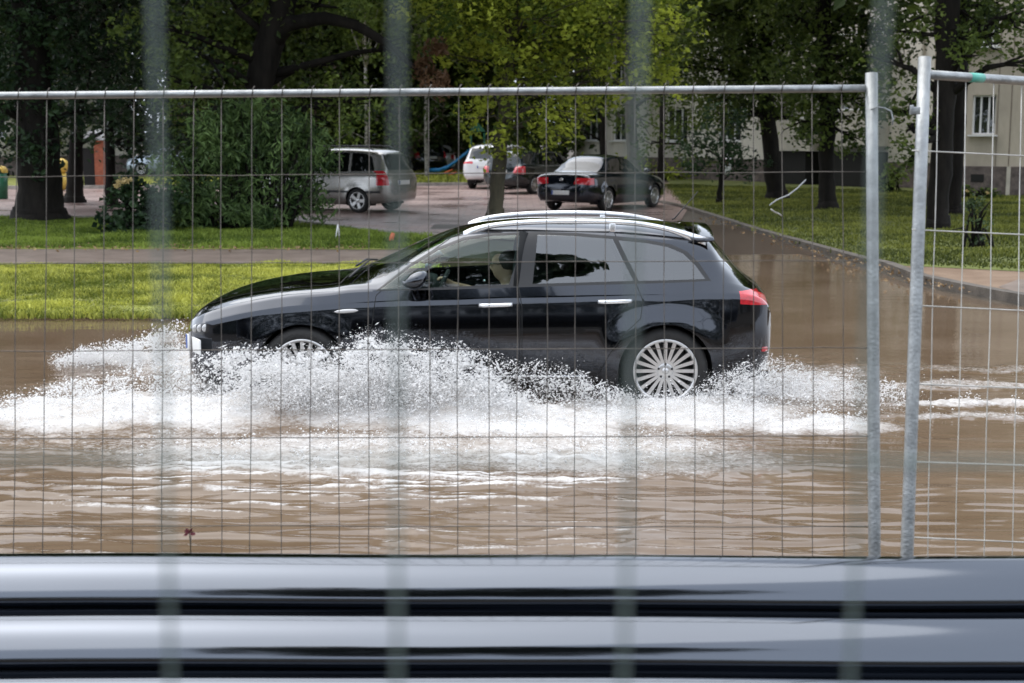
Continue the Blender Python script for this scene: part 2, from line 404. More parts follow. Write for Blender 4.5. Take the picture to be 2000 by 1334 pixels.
AX = {'side': (0, 2, side_ok), 'top': (0, 1, top_ok), 'end': (1, 2, end_ok)}
def carve(bm, poly, view='side', ok=None):
    """cut the shell's faces along a polygon drawn in the side, top or end view"""
    a, b, ok0 = AX[view]; ok = ok or ok0; n = len(poly)
    for i in range(n):
        p, q = poly[i], poly[(i + 1) % n]
        lo = (min(p[0], q[0]) - .004, min(p[1], q[1]) - .004); hi = (max(p[0], q[0]) + .004, max(p[1], q[1]) + .004)
        fs = []
        for f in bm.faces:
            c0 = [v.co[a] for v in f.verts]
            if min(c0) > hi[0] or max(c0) < lo[0]: continue
            c1 = [v.co[b] for v in f.verts]
            if min(c1) > hi[1] or max(c1) < lo[1]: continue
            if ok(f): fs.append(f)
        if not fs: continue
        co = [0, 0, 0]; co[a], co[b] = p; no = [0, 0, 0]; no[a], no[b] = q[1] - p[1], -(q[0] - p[0])
        geom = list({v for f in fs for v in f.verts} | {e for f in fs for e in f.edges}) + fs
        bmesh.ops.bisect_plane(bm, geom=geom, dist=1e-5, plane_co=co, plane_no=no)
def inside(f, poly, view='side', ok=None):
    a, b, ok0 = AX[view]
    if not (ok or ok0)(f): return False
    c = f.calc_center_median(); return pip((c[a], c[b]), poly)
def split_shell(bm, rules, default, root, mats):
    """rules: (part key, test) in order; each part becomes its own mesh with the shell's normals"""
    bm.normal_update(); bm.verts.index_update(); bm.verts.ensure_lookup_table()
    N = [v.normal.copy() for v in bm.verts]; co = [v.co.copy() for v in bm.verts]; groups = {}
    for f in bm.faces:
        key = default
        for k, test in rules:
            if test(f): key = k; break
        if key is None: continue
        groups.setdefault(key, []).append([v.index for v in f.verts])
    out = {}
    for key, fs in groups.items():
        used = sorted({i for f in fs for i in f}); rm = {i: j for j, i in enumerate(used)}
        me = bpy.data.meshes.new(key[0]); me.from_pydata([co[i] for i in used], [], [[rm[i] for i in f] for f in fs])
        me.polygons.foreach_set('use_smooth', [True] * len(fs)); me.normals_split_custom_set_from_vertices([N[i] for i in used])
        me.materials.append(mats[key[1]]); out[key] = link(key[0], me, root)
    return out
rubber = mat('tyre_rubber', (.018, .017, .016), .75, var=.3, scale=6, bump=.2)
alloy = mat('alloy_silver', (.62, .61, .60), .28, metal=.85)
alloy_dim = mat('brake_dark', (.03, .03, .03), .6)
chrome = mat('chrome', (.85, .85, .86), .08, metal=1.0)
satin = mat('satin_aluminium', (.86, .86, .87), .22, metal=.75)
blackp = mat('black_plastic', (.012, .012, .013), .45)
gap_m = mat('panel_gap', (.004, .004, .004), .8)
red_l = mat('red_lens', (.55, .02, .03), .12, coat=1.0, var=.25, scale=30)
plate_m = mat('plate_white', (.75, .75, .73), .4)
plate_b = mat('plate_blue', (.02, .08, .35), .4)
interior = mat('dark_trim', (.018, .019, .02), .9, spec=.15)
seat_m = mat('seat_cloth', (.03, .03, .032), .95, spec=.1)
lens_w = mat('clear_lens', (.55, .54, .53), .12, metal=.3, coat=1.0)
def paint(name, col, metal=1.0, rough=.16, dirt=.25):
    m = mat(name, col, rough, metal=metal, coat=1.0, var=dirt, scale=3.0); return m
def wheel(parent, x, y, r=.325, wd=.21, rim=.235, spokes=20, side=-1, sw=.014, rz=0.0, rimm=None):
    """side -1: outer face towards -y.  wheel > tyre, rim"""
    wr = bpy.data.objects.new('wheel', None); C.objects.link(wr); wr.parent = parent; wr.location = (x, y, r); wr.rotation_euler = (0, 0, rz + (0 if side < 0 else math.pi))
    t = MB(); h = wd / 2
    t.lathe([(rim - .005, -h + .012), (rim + .015, -h), (rim + .5 * (r - rim), -h - .006), (r - .018, -h + .008), (r - .004, -h + .03), (r, -h + .06), (r, h - .06), (r - .004, h - .03), (r - .018, h - .008), (rim + .02, h), (rim - .005, h - .012)], n=48)
    t.build('tyre', rubber, wr)
    m = MB()
    m.lathe([(rim + .008, -h + .006), (rim + .004, -h - .004), (rim - .012, -h + .001), (rim - .022, -h + .02), (rim - .03, h - .02)], n=48)
    m.lathe([(.001, -h + .012), (.028, -h + .010), (.045, -h + .014), (.075, -h + .018), (.08, -h + .05)], n=24)
    m.lathe([(.001, -h + .004), (.02, -h + .005), (.026, -h + .012)], n=16)
    for k in range(spokes):
        a = 2 * math.pi * k / spokes; M = Matrix.Rotation(-a, 4, 'Y')
        r0, r1 = .06, rim - .015; a0, a1 = sw * .8, sw
        vs = [(r0, -h + .012, -a0), (r0, -h + .012, a0), (r1, -h + .008, a1), (r1, -h + .008, -a1), (r0, -h + .05, -a0 * .6), (r0, -h + .05, a0 * .6), (r1, -h + .06, a1 * .6), (r1, -h + .06, -a1 * .6)]
        m.add([M @ Vector(p) for p in vs], [(0, 1, 2, 3), (4, 7, 6, 5), (0, 3, 7, 4), (1, 5, 6, 2), (2, 6, 7, 3), (0, 4, 5, 1)])
    m.build('rim', rimm or alloy, wr)
    d = MB(); d.lathe([(.001, -h + .07), (rim - .035, -h + .07), (rim - .035, -h + .08)], n=32)
    for k in range(5):
        a = 2 * math.pi * k / 5 + .3; d.lathe([(.001, -h + .010), (.009, -h + .011), (.009, -h + .03)], n=8, c=(.052 * math.cos(a), 0, .052 * math.sin(a)))
    d.build('brake_disc', alloy_dim, wr)
    return wr
def arch_liner(mb, cx, cz, r, y0, y1, n=24):
    vs = []; fs = []
    for i in range(n + 1):
        a = math.pi * (-.12 + 1.24 * i / n); vs += [(cx + r * math.cos(a), y0, cz + r * math.sin(a)), (cx + r * math.cos(a), y1, cz + r * math.sin(a))]
    fs = [(2 * i, 2 * i + 1, 2 * i + 3, 2 * i + 2) for i in range(n)]
    mb.add(vs, fs); mb.add([(cx + r * math.cos(math.pi * (-.12 + 1.24 * i / n)), y1, cz + r * math.sin(math.pi * (-.12 + 1.24 * i / n))) for i in range(n + 1)], [tuple(range(n + 1))])
def bezel_pts(f, n=16): return [f(i / n) for i in range(n + 1)]

# ================================================================ the black estate car
CX0 = Vector((-.209, 11.1, -.077))
est = empty('estate_car', CX0, 0, 'glossy black estate car with silver roof rails ploughing through the flooded road', 'car')
def cl(px, py, yh):
    p = at(px, py, 11.1 - yh) - CX0; return (p.x, p.z)
def glassline(pts):
    out = []
    for px, py in pts:
        yh = .8
        for _ in range(4): z = cl(px, py, yh)[1]; yh = np.interp(z, [.93, 1.33], [.825, .625])
        out.append(cl(px, py, yh))
    return out
#        x     zf    w    zc    wb    zb    wr    zr    zt
EST = [(-2.33, .30, .34, .52, .30, .585, .22, .61, .625),
       (-2.315, .25, .50, .565, .44, .635, .32, .665, .685),
       (-2.27, .215, .64, .60, .56, .675, .42, .715, .74),
       (-2.18, .195, .75, .645, .665, .725, .52, .775, .80),
       (-2.03, .185, .825, .69, .74, .775, .59, .83, .86),
       (-1.78, .18, .872, .745, .785, .84, .64, .89, .92),
       (-1.45, .18, .888, .785, .805, .895, .66, .94, .965),
       (-1.15, .18, .892, .805, .81, .92, .67, .965, .99),
       (-1.0, .18, .892, .813, .815, .925, .69, .965, 1.01),
       (-.80, .18, .893, .822, .82, .932, .735, .975, 1.10),
       (-.5, .18, .895, .833, .825, .945, .695, 1.135, 1.235),
       (-.2, .18, .897, .842, .825, .955, .645, 1.275, 1.355),
       (.05, .18, .898, .85, .825, .962, .622, 1.328, 1.405),
       (.4, .18, .898, .858, .825, .968, .61, 1.345, 1.428),
       (.85, .18, .897, .868, .822, .977, .605, 1.338, 1.43),
       (1.3, .19, .892, .878, .812, .985, .598, 1.305, 1.41),
       (1.6, .20, .88, .886, .795, .985, .59, 1.255, 1.375),
       (1.72, .21, .872, .888, .78, .98, .59, 1.215, 1.345),
       (1.88, .225, .855, .888, .75, .965, .60, 1.06, 1.20),
       (2.02, .245, .83, .88, .71, .935, .585, .972, 1.06),
       (2.12, .27, .80, .86, .665, .905, .54, .93, .985),
       (2.22, .30, .73, .80, .58, .865, .46, .885, .92),
       (2.28, .34, .62, .72, .48, .79, .38, .81, .83),
       (2.31, .40, .50, .64, .38, .70, .30, .72, .73)]
EST = [((1.6 + (r[0] - 1.6) * .85) if r[0] > 1.6 else (-1.8 + (r[0] + 1.8) * .93 if r[0] < -1.8 else r[0]),) + tuple(r[1:5]) + (r[5] - .012 * (r[0] < -1.1), r[6], r[7] - .02 * (r[0] < -1.1), r[8] - .025 * (r[0] < -1.1) - .016 * (-.3 < r[0] < 1.75)) for r in EST]
bm = shell(EST, 170, flares=((1.35, .325, .36, .56, .035, .80), (-1.35, .325, .36, .50, .007, .74)), sharp=(1, 4, 5))
W1 = glassline([(742, 566), (800, 523), (855, 490), (905, 470), (960, 461), (1023, 458), (1012, 500), (994, 555), (900, 559), (820, 563)])
W2 = glassline([(1050, 458.5), (1120, 461), (1197, 467), (1215, 505), (1237, 548), (1140, 551), (1040, 554), (1046, 500)])
W3 = glassline([(1208, 469.5), (1262, 475), (1305, 483), (1335, 496), (1358, 518), (1378, 545), (1310, 547), (1247, 548), (1227, 508)])
DLO = grow(glassline([(735, 568), (800, 518), (852, 486), (905, 465), (960, 456.5), (1050, 454), (1130, 456.5), (1210, 463.5), (1270, 471), (1312, 479), (1343, 493), (1367, 517), (1388, 548), (1310, 551), (1140, 555.5), (1000, 560), (880, 564)]), .004)
fdoor = [(-.80, .89), (-.84, .60), (-.79, .30), (.27, .29), (.27, .80), (.245, .955), (.315, 1.345), (0, 1.36), (-.25, 1.30), (-.55, 1.10), (-.72, .955)]
rdoor = [(.28, .80), (.28, .29), (.86, .30), (.93, .45), (1.03, .60), (1.16, .72), (1.18, .85), (1.13, .975), (.98, 1.345), (.325, 1.35), (.255, .955)]
tail = [cl(1444, 569, .80), cl(1468, 566, .74), cl(1492, 566, .62), cl(1494, 592, .62), cl(1470, 594, .76), cl(1446, 594, .83)]
tail[2] = (2.12, tail[2][1]); tail[3] = (2.14, tail[3][1])
head = [(-2.185, .585), (-2.175, .655), (-2.10, .675), (-2.05, .665), (-2.05, .615), (-2.11, .58)]
ws_top = [(-1.0, -.55), (-.93, -.68), (-.62, -.655), (-.30, -.60), (-.17, -.50), (-.13, 0), (-.17, .50), (-.30, .60), (-.62, .655), (-.93, .68), (-1.0, .55), (-1.05, 0)]
rg_top = [(1.745, -.50), (1.73, 0), (1.745, .50), (1.88, .535), (1.99, .50), (2.01, 0), (1.99, -.50), (1.88, -.535)]
hood = [(-2.26, -.36), (-2.05, -.54), (-1.5, -.635), (-1.08, -.64), (-1.05, 0), (-1.08, .64), (-1.5, .635), (-2.05, .54), (-2.26, .36), (-2.30, 0)]
hoodi = grow(hood, -.007)
arches = [circle(1.35, .325, .352, 36), circle(-1.35, .325, .352, 36)]
for w_ in (W1, W2, W3, DLO, tail, head): carve(bm, w_)
for d_ in (fdoor, rdoor): carve(bm, d_); carve(bm, grow(d_, -.006))
for t_ in (ws_top, rg_top, hood, hoodi): carve(bm, t_, 'top')
low = lambda f: abs(f.normal.y) > .1 or f.normal.z < -.2
for a_ in arches: carve(bm, a_, 'side', low)
bump_r = [(1.88, .20), (1.88, .60), (1.98, .645), (2.4, .655), (2.4, .20)]
bump_f = [(-2.6, .15), (-2.6, .60), (-2.10, .585), (-1.72, .60), (-1.70, .15)]
anyf = lambda f: True
carve(bm, [(1.88, .2), (1.88, .60), (1.98, .645), (2.4, .655), (2.4, .649), (1.98, .639), (1.887, .595), (1.887, .2)], 'side', anyf)
M_ = {'paint': paint('black_paint', (.034, .038, .048), dirt=.06, rough=.09), 'glass': glass('side_glass', (.72, .88, .83), 1.3), 'dark_glass': glass('privacy_glass', (.24, .29, .29), 3.3),
      'screen': glass('screen_glass', (.76, .92, .84), 1.0), 'trim': blackp, 'gap': gap_m, 'red': red_l, 'lamp': mat('lamp_black', (.01, .01, .011), .1, coat=1.0)}
nr = lambda f: f.calc_center_median().y < 0
ISO = lambda poly, v='side', ok=None: (lambda f: inside(f, poly, v, ok))
def sided(poly, s): return lambda f: (f.calc_center_median().y < 0) == (s < 0) and inside(f, poly)
arch_t = [ISO(a_, 'side', low) for a_ in arches]
rules = [(None, lambda f: any(t(f) for t in arch_t))]
keys = {}
def K(name, m, i=0): return (name, m, i)
wst, rgt = ISO(ws_top, 'top'), ISO(rg_top, 'top')
rules += [(K('windscreen', 'screen'), lambda f: wst(f) and not inside(f, DLO)), (K('rear_window', 'dark_glass', 9), rgt)]
for s in (-1, 1):
    rules += [(K('front_door_window', 'glass', s), sided(W1, s)), (K('rear_door_window', 'dark_glass', s), sided(W2, s)), (K('quarter_window', 'dark_glass', s), sided(W3, s)),
              (K('tail_lamp', 'red', s), sided(tail, s)), (K('headlamp', 'lamp', s), sided(head, s)), (K('window_trim', 'trim', s), sided(DLO, s))]
    fi, ri = grow(fdoor, -.006), grow(rdoor, -.006)
    for nm, po, pi_ in (('front_door', fdoor, fi), ('rear_door', rdoor, ri)):
        rules += [(K(nm, 'paint', s), sided(pi_, s)), (K('door_gap', 'gap', s), sided(po, s))]
rules += [(K('bonnet', 'paint'), ISO(hoodi, 'top')), (K('bonnet_gap', 'gap'), ISO(hood, 'top')),
          (K('rear_bumper', 'paint'), ISO(grow(bump_r, -.0), 'side', anyf))]
parts = split_shell(bm, rules, K('body', 'paint'), est, M_); bm.free()
fd = parts[K('front_door', 'paint', -1)]; rd = parts[K('rear_door', 'paint', -1)]
# wheel housings, floor pan
mb = MB()
for cx in (1.35, -1.35):
    for s in (-1, 1): arch_liner(mb, cx, .325, .356, s * .875, s * .55)
mb.box((0, 0, .2), (3.2, 1.4, .02)); mb.build('wheel_housing', gap_m, est)
for cx in (-1.35, 1.35):
    for s in (-1, 1): wheel(est, cx, s * .782, side=s)
# roof rails: one bowed silver bar with a foot in the middle, on each side
for s in (-1, 1):
    r = MB(); P = [cl(905, 456, .56), cl(925, 446, .56), cl(955, 437.5, .56), cl(1000, 432, .56), cl(1060, 428.5, .56), cl(1120, 427.5, .56), cl(1188, 428.5, .56), cl(1240, 432, .56), cl(1290, 440, .56), cl(1335, 452, .56), cl(1378, 467, .56)]
    xs = np.linspace(P[0][0], P[-1][0], 40); zs = pchip([p[0] for p in P], [p[1] for p in P], xs) - .017
    vs = []; n = 10
    for i, (x, z) in enumerate(zip(xs, zs)):
        tt = (i / 39); wd = .019 * (1 if .12 < tt < .88 else .75 + .25 * min(tt, 1 - tt) / .12); hg = .021 + .03 * (max(0, 1 - tt / .12) ** 1.5 + max(0, 1 - (1 - tt) / .16) ** 1.5)
        yo = .575 - .012 * abs(tt - .5) * 2
        for j in range(n):
            a = 2 * math.pi * j / n; vs.append((x, s * yo + wd * math.cos(a), z - (hg - .021) * .5 + hg * math.sin(a)))
    fs = [(i * n + j, i * n + (j + 1) % n, (i + 1) * n + (j + 1) % n, (i + 1) * n + j) for i in range(39) for j in range(n)] + [tuple(range(n)), tuple(39 * n + j for j in range(n))]
    r.add(vs, fs, 0, True)
    x, z = cl(1196, 443, .57); r.box((x, s * .572, z - .005), (.05, .034, .085), bev=.012)
    r.build('roof_rail', satin, est)
# spoiler
sp = MB(); vs = []
for y in np.linspace(-.60, .60, 21):
    k = 1 - .12 * (abs(y) / .6) ** 2; zr = 1.375 - .085 * (abs(y) / .6) ** 2.2
    vs += [(1.55, y, zr + .004), (1.60 + .145 * k, y, zr - .006), (1.60 + .155 * k, y, zr - .014), (1.60 + .14 * k, y, zr - .022), (1.58, y, zr - .03)]
fs = [(5 * i + j, 5 * i + (j + 1) % 5, 5 * i + 5 + (j + 1) % 5, 5 * i + 5 + j) for i in range(20) for j in range(5)] + [(0, 1, 2, 3, 4), tuple(100 + j for j in range(5))]
sp.add(vs, fs, 0, True); sp.build('rear_spoiler', M_['paint'], est)
# mirrors
for s in (-1, 1):
    m = MB(); cx, cz = cl(812, 547, 1.0); c = Vector((cx, s * .985, cz)); vs = []; n = 16; k = 9
    for i in range(k + 1):
        u = -1 + 2 * i / k; ru = math.sqrt(max(0, 1 - abs(u) ** 2.6)); 
        for j in range(n):
            a = 2 * math.pi * j / n
            vs.append(c + Vector((u * .090 + .018 * math.sin(a) , .11 * ru * math.cos(a), (.070 - .016 * (u < 0) * abs(u)) * ru * math.sin(a) + .006 * u)))
    m.add(vs, [(i * n + j, i * n + (j + 1) % n, (i + 1) * n + (j + 1) % n, (i + 1) * n + j) for i in range(k) for j in range(n)], 0, True)
    m.tube([c + Vector((-.01, -s * .02, -.055)), c + Vector((-.03, -s * .16, -.075))], [.03, .022], 8)
    mo = m.build('wing_mirror', M_['paint'], est)
    g = MB(); g.lathe([(.001, 0), (.085, 0)], n=20, axis='Y'); go = g.build('mirror_glass', chrome, mo)
    go.rotation_euler = (0, 0, R(90)); go.scale = (1, 1, .62); go.location = c + Vector((.078, 0, .002))
# handles, side lens, sill strip, lamps, plates, grille, wipers
def sidept(x, z, off=0.0):
    """point on the near flank at (x, z)"""
    rows = np.array(EST); g = [float(pchip(rows[:, 0], rows[:, k], np.array([x]))[0]) for k in range(1, 9)]
    zf, w_, zc, wb, zb = g[:5]; pts = [(zf + .13 * (zc - zf) / .6, .965 * w_), (zf + .55 * (zc - zf), w_), (zc, .985 * w_), (zb, wb)]
    y = np.interp(z, [p[0] for p in pts], [p[1] for p in pts])
    for (cx, cz, r0, r1, f, zm) in ((1.35, .325, .36, .56, .035, .80), (-1.35, .325, .36, .50, .007, .74)):
        y += f * float(sstep(r1, r0, math.hypot(x - cx, z - cz)) * sstep(zm + .05, zm - .08, z))
    return y + off
def handle(px0, py0, px1, py1, s, par):
    x0, z0 = cl(px0, py0, .9); x1, z1 = cl(px1, py1, .9); m = MB(); y = sidept((x0 + x1) / 2, (z0 + z1) / 2)
    n = 8; ps = [Vector((x0 + (x1 - x0) * u, -s * 0 + s * (y + .028 * math.sin(math.pi * min(1, max(0, u))) ** .35), z0 + (z1 - z0) * u)) for u in np.linspace(0, 1, 9)]
    vs = []
    for p in ps:
        for j in range(n):
            a = 2 * math.pi * j / n; vs.append(p + Vector((0, .012 * math.cos(a), .0155 * math.sin(a))))
    m.add(vs, [(i * n + j, i * n + (j + 1) % n, (i + 1) * n + (j + 1) % n, (i + 1) * n + j) for i in range(8) for j in range(n)] + [tuple(range(n)), tuple(64 + j for j in range(n))], 0, True)
    h = m.build('handle', satin, par)
    d = MB(); vs = [Vector((x0 + (x1 - x0) * (.22 + .66 * (.5 + .5 * math.cos(a))), s * (y + .003), (z0 + z1) / 2 - .03 + .028 * math.sin(a))) for a in np.linspace(0, 2 * math.pi, 17)[:-1]]
    c = sum(vs, Vector()) / 16 + Vector((0, -s * .012, 0)); d.add(vs + [c], [(i, (i + 1) % 16, 16) for i in range(16)], 0, True)
    d.build('handle_recess', gap_m, par)
for s in (-1, 1):
    handle(935, 597, 1001, 595, s, parts[K('front_door', 'paint', s)])
    handle(1168, 590, 1235, 588, s, parts[K('rear_door', 'paint', s)])
    x, z = cl(676, 608, .89); m = MB(); y = sidept(x, z); vs = []
    for i, u in enumerate(np.linspace(-1, 1, 9)):
        for j in range(8):
            a = 2 * math.pi * j / 8; q = (1 - abs(u) ** 2.2) ** .5
            vs.append((x + .092 * u, s * (y + .004 + .010 * q * math.cos(a)), z + .016 * q * math.sin(a) + .006 * u))
    m.add(vs, [(i * 8 + j, i * 8 + (j + 1) % 8, (i + 1) * 8 + (j + 1) % 8, (i + 1) * 8 + j) for i in range(8) for j in range(8)], 0, True); m.build('side_indicator', lens_w, est)
    m = MB(); xa, za = cl(870, 737, .9); xb, zb_ = cl(1148, 736, .9)
    m.tube([(xa + (xb - xa) * u, s * (sidept(xa, za) + .004), za + (zb_ - za) * u) for u in np.linspace(0, 1, 6)], .006, 6); m.build('sill_strip', chrome, est)
    m = MB()
    for k, (hx, hy, hz) in enumerate(((-2.165, 0, .622), (-2.122, 0, .628), (-2.078, 0, .634))):
        hy = sidept(hx, hz) - .012
        vs = []
        for i in range(6):
            for j in range(12):
                a = 2 * math.pi * j / 12; e = math.pi / 2 * i / 5; vs.append((hx - .03 * math.cos(e), s * (hy + .022 * math.cos(e)) + .024 * math.sin(e) * math.cos(a) * .5, hz + .032 * math.sin(e) * math.sin(a)))
        m.add(vs, [(i * 12 + j, i * 12 + (j + 1) % 12, (i + 1) * 12 + (j + 1) % 12, (i + 1) * 12 + j) for i in range(5) for j in range(12)], 0, True)
    m.build('lamp_lens', lens_w, parts.get(K('headlamp', 'lamp', s), est))
    m = MB(); m.box((2.08, s * .72, .47), (.06, .10, .035), rz=-s * .9, bev=.008); m.build('reflector', red_l, est)
m = MB(); m.box((0, 0, 0), (.40, .012, .115), bev=.004); m.box((-.185, -.0065, 0), (.04, .003, .11), 1)
pl = m.build('number_plate', [plate_m, plate_b], est, (-2.196, -.698, .50)); pl.rotation_euler = (0, 0, R(-63))
m = MB(); m.prism([(-.20, .60), (.20, .60), (.13, .42), (0, .34), (-.13, .42)], -2.30, -2.25, 'X')
gr = m.build('grille', blackp, est)
m = MB(); m.tube([(-2.305, y, z) for y, z in ((-.20, .60), (.20, .60), (.13, .42), (0, .34), (-.13, .42), (-.20, .60))], .009, 6); m.build('grille_surround', chrome, gr)
m = MB()
for k in range(2):
    m.tube([(-2.215, -.60, .63 - .012 * k), (-2.30, -.24, .585 - .012 * k)], .006, 6)
m.build('bumper_vent', chrome, est)
m = MB(); m.tube([(-1.02, -.62, 1.0), (-.97, -.3, 1.045), (-.93, .05, 1.075)], .009, 6); m.tube([(-1.03, -.05, 1.035), (-.98, .25, 1.06), (-.92, .55, 1.03)], .009, 6); m.build('wiper', blackp, est)
m = MB(); a0 = Vector((1.48, -.02, 1.40)); m.tube([a0, a0 + Vector((.02, 0, .01)), a0 + Vector((.20, 0, .22))], [.008, .006, .003], 6); m.build('roof_antenna', blackp, est)
m = MB()
for y in (-.52, .52): m.tube([(2.0, y, .235), (2.18, y, .235)], .03, 12); m.build('exhaust_pipe', alloy_dim, est); m = MB()
# cabin
m = MB(); m.box((-.62, 0, .80), (.42, 1.42, .22), bev=.06); m.box((-.52, -.36, .93), (.22, .40, .10), bev=.04); m.build('dashboard', interior, est)
def seat(parent, x, y, zb=.42, w_=.50, name='seat'):
    m = MB(); m.box((x - .05, y, zb), (.52, w_, .16), bev=.05)
    m.box((x + .26, y, zb + .36), (.14, w_, .66), M=Matrix.Rotation(R(16), 4, 'Y'), bev=.05)
    m.box((x + .39, y, zb + .78), (.09, .26, .17), M=Matrix.Rotation(R(10), 4, 'Y'), bev=.03); return m.build(name, seat_m, parent)
seat(est, .12, -.37); seat(est, .12, .37)
m = MB(); m.box((1.0, 0, .46), (.5, 1.3, .16), bev=.05); m.box((1.28, 0, .78), (.16, 1.3, .55), M=Matrix.Rotation(R(18), 4, 'Y'), bev=.05); m.build('rear_bench', seat_m, est)
for s in (-1, 1):
    m = MB(); m.tube([(.235, s * .80, .94), (.262, s * .70, 1.15), (.30, s * .605, 1.33)], .04, 8); m.build('door_pillar', interior, est)
sw = MB(); sw.tube([(.19 * math.cos(a) * 1, .19 * math.sin(a), 0) for a in np.linspace(0, 2 * math.pi, 33)], .016, 8, cap=False)
for a in (0, math.pi, -math.pi / 2): sw.tube([(0, 0, .02), (.18 * math.cos(a), .18 * math.sin(a), 0)], .018, 6)
sw.lathe([(.001, -.03), (.05, -.028), (.06, .02), (.001, .03)], 'Z', 12)
so = sw.build('steering_wheel', interior, est, (-.36, -.37, .85)); so.rotation_euler = (0, R(-66), 0)
# ---------------------------------------------------------------- flood water, foam, spray
def to_px(x, y, z=0.0):
    zc = y * _cp + (CAM_H - z) * _sp; up = (z - CAM_H) * _cp + y * _sp
    return 1000 + FPX * x / zc, 667 - FPX * up / zc
FOAM = [  # where the car has churned the water: px, v, half width, half height, amount  (laid out over the ground through to_px)
    (150, 815, 260, 44, 1.25), (300, 706, 170, 15, 1.15), (330, 665, 70, 18, .75), (410, 745, 210, 75, 1.05), (400, 818, 190, 46, 1.15), (170, 760, 130, 28, .62), (720, 805, 300, 62, 1.0), (1000, 832, 350, 34, 1.25), (1330, 812, 300, 42, 1.3),
    (1560, 770, 190, 75, .80), (1620, 730, 160, 26, .6), (1600, 838, 190, 22, 1.1), (1900, 792, 250, 9, .95), (1900, 752, 300, 12, .70), (1930, 722, 220, 10, .55), (1880, 815, 240, 7, .7),
    (620, 885, 560, 64, .84), (1150, 885, 400, 58, .90), (1380, 905, 220, 34, .6), (100, 862, 220, 26, .5), (900, 935, 460, 28, .5), (640, 768, 120, 26, -.7), (1480, 800, 170, 14, -.25), (300, 758, 130, 26, -.4), (560, 850, 200, 14, -.25)]
def foam_at(x, y):
    px, v = to_px(x, y); f = np.zeros_like(px)
    wob = 26 * (fbm(x * 2.2, y * 3.0, 4) - .5); px = px + 3.2 * wob; v = v + wob * .8
    for (cx, cy, rx, ry, a) in FOAM:
        d = np.sqrt(((px - cx) / rx) ** 2 + ((v - cy) / ry) ** 2); f = np.maximum(f, a * sstep(1.25, .35, d)) if a > 0 else f + a * sstep(1.2, .3, d)
    return np.clip(f, 0, 1.4)
def ridge(x, y):
    wx = x + .25 * (fbm(x * 1.1, y * 1.1, 2) - .5)
    return 1 - np.abs(2 * fbm(wx * .85 + 3, y * 2.6 + .12 * x, 2) - 1) * 1.6
def trains(x, y):
    en = .25 + 1.5 * fbm(x * .7 + 31, y * 1.6, 3) ** 1.5; wr = .22 * (fbm(x * .9, y * .9 + 7, 3) - .5) * 6.283
    return [(A_, np.sin(6.283 / lam * (y + sl * x) + wr * (2.2 + .5 / lam) + ph), en) for lam, A_, sl, ph in ((.46, .0075, .10, 0), (.31, .0055, -.07, 1.3), (.21, .0042, .16, 2.1), (.135, .0022, -.12, .4))]
def crest_glints(x, y):  # sky reflections on the ripples, painted in as white through the foam mask
    """thin broken white lines painted along the steepest ripples as sky glints"""
    px, v = to_px(x, y); c = np.zeros_like(px)
    for A_, q, en in trains(x, y)[:3]: c = np.maximum(c, np.maximum(q, 0) ** 22 * sstep(.62, .95, en + .5 * (vnoise(x * 3.1, y * 5) - .5)))
    return .95 * c * sstep(1500, 1200, px) * sstep(-100, 250, px) * sstep(880, 930, v)
def wave(x, y):
    near = sstep(10.5, 7.5, y) * sstep(4.2, .5, x)
    calm = .04 + .05 * sstep(16.5, 13.5, y) + .19 * sstep(17, 14, y) * sstep(1, -1, x) + .70 * sstep(14.5, 8.5, y) * sstep(6, 1.5, x)
    wx = x + .25 * (fbm(x * 1.1, y * 1.1, 2) - .5); r1 = np.clip(ridge(x, y), 0, 1)
    h = calm * (.015 * (fbm(wx * 1.25, y * 3.4 + .1 * x, 3) - .5) + .006 * (fbm(x * 4.5, y * 10, 3) - .5)) + near * .013 * (r1 ** 4 - .25)
    for A_, q, en in trains(x, y): h = h + (near * 2.4 + .08 * calm) * A_ * en * np.maximum(q, 0) ** 5
    h = h + (.0016 + .003 * sstep(14.5, 11, y)) * (fbm(x * 3, y * 7 + 5, 3) - .5)
    return h
def hump(x, y):
    b = .06 * np.exp(-((y - 9.75) / .42) ** 2) * sstep(-4.3, -2.2, x) * sstep(.9, -.6, x)
    b = b + np.interp(x, [-2.6, -2.1, -1.7, -1.25, -.8, -.35, .1, .6], [0, .05, .09, .16, .20, .11, .04, 0]) * np.exp(-((y - 9.78) / .24) ** 2) * (.75 + .5 * fbm(x * 3.5, y * 3.5, 3))
    b = b + .07 * np.exp(-((x + 2.75) / .35) ** 2) * sstep(9.2, 10.2, y) * sstep(13.2, 12.2, y)
    b = b + .05 * np.exp(-((y - 10.0) / .4) ** 2) * sstep(.6, 1.3, x) * sstep(3.6, 1.6, x)
    return b
xs = np.concatenate([[-14, -11, -9, -7.5], np.arange(-6.2, 5.8, .026), np.arange(5.8, 9.5, .06), [10, 12, 15]])
ys = np.concatenate([[4.6, 5.2], np.arange(5.7, 13.4, .024), np.arange(13.4, 26, .06)])
wx_, wy_ = np.meshgrid(xs, ys)
fo = foam_at(wx_, wy_)
wz = wave(wx_, wy_) + hump(wx_, wy_)
g1 = fbm(wx_ * 9, wy_ * 11, 3); g2 = fbm(wx_ * 23, wy_ * 27, 2)
wz = wz + np.clip(fo, 0, 1) * (.055 * (g1 - .5) + .028 * (g2 - .5) + .02)
wz = wz - .16 * sstep(24.6, 25.8, wy_) - .05 * sstep(EDGE_L + .6, EDGE_L + 1.4, wy_) * (1 - in_lane(wx_, wy_))
nx, ny = len(xs), len(ys); idx = np.arange(nx * ny).reshape(ny, nx)
m, t, b = nodes('flood_water')
b.inputs['IOR'].default_value = 1.33; b.inputs['Roughness'].default_value = .06
tc = t.nodes.new('ShaderNodeTexCoord')
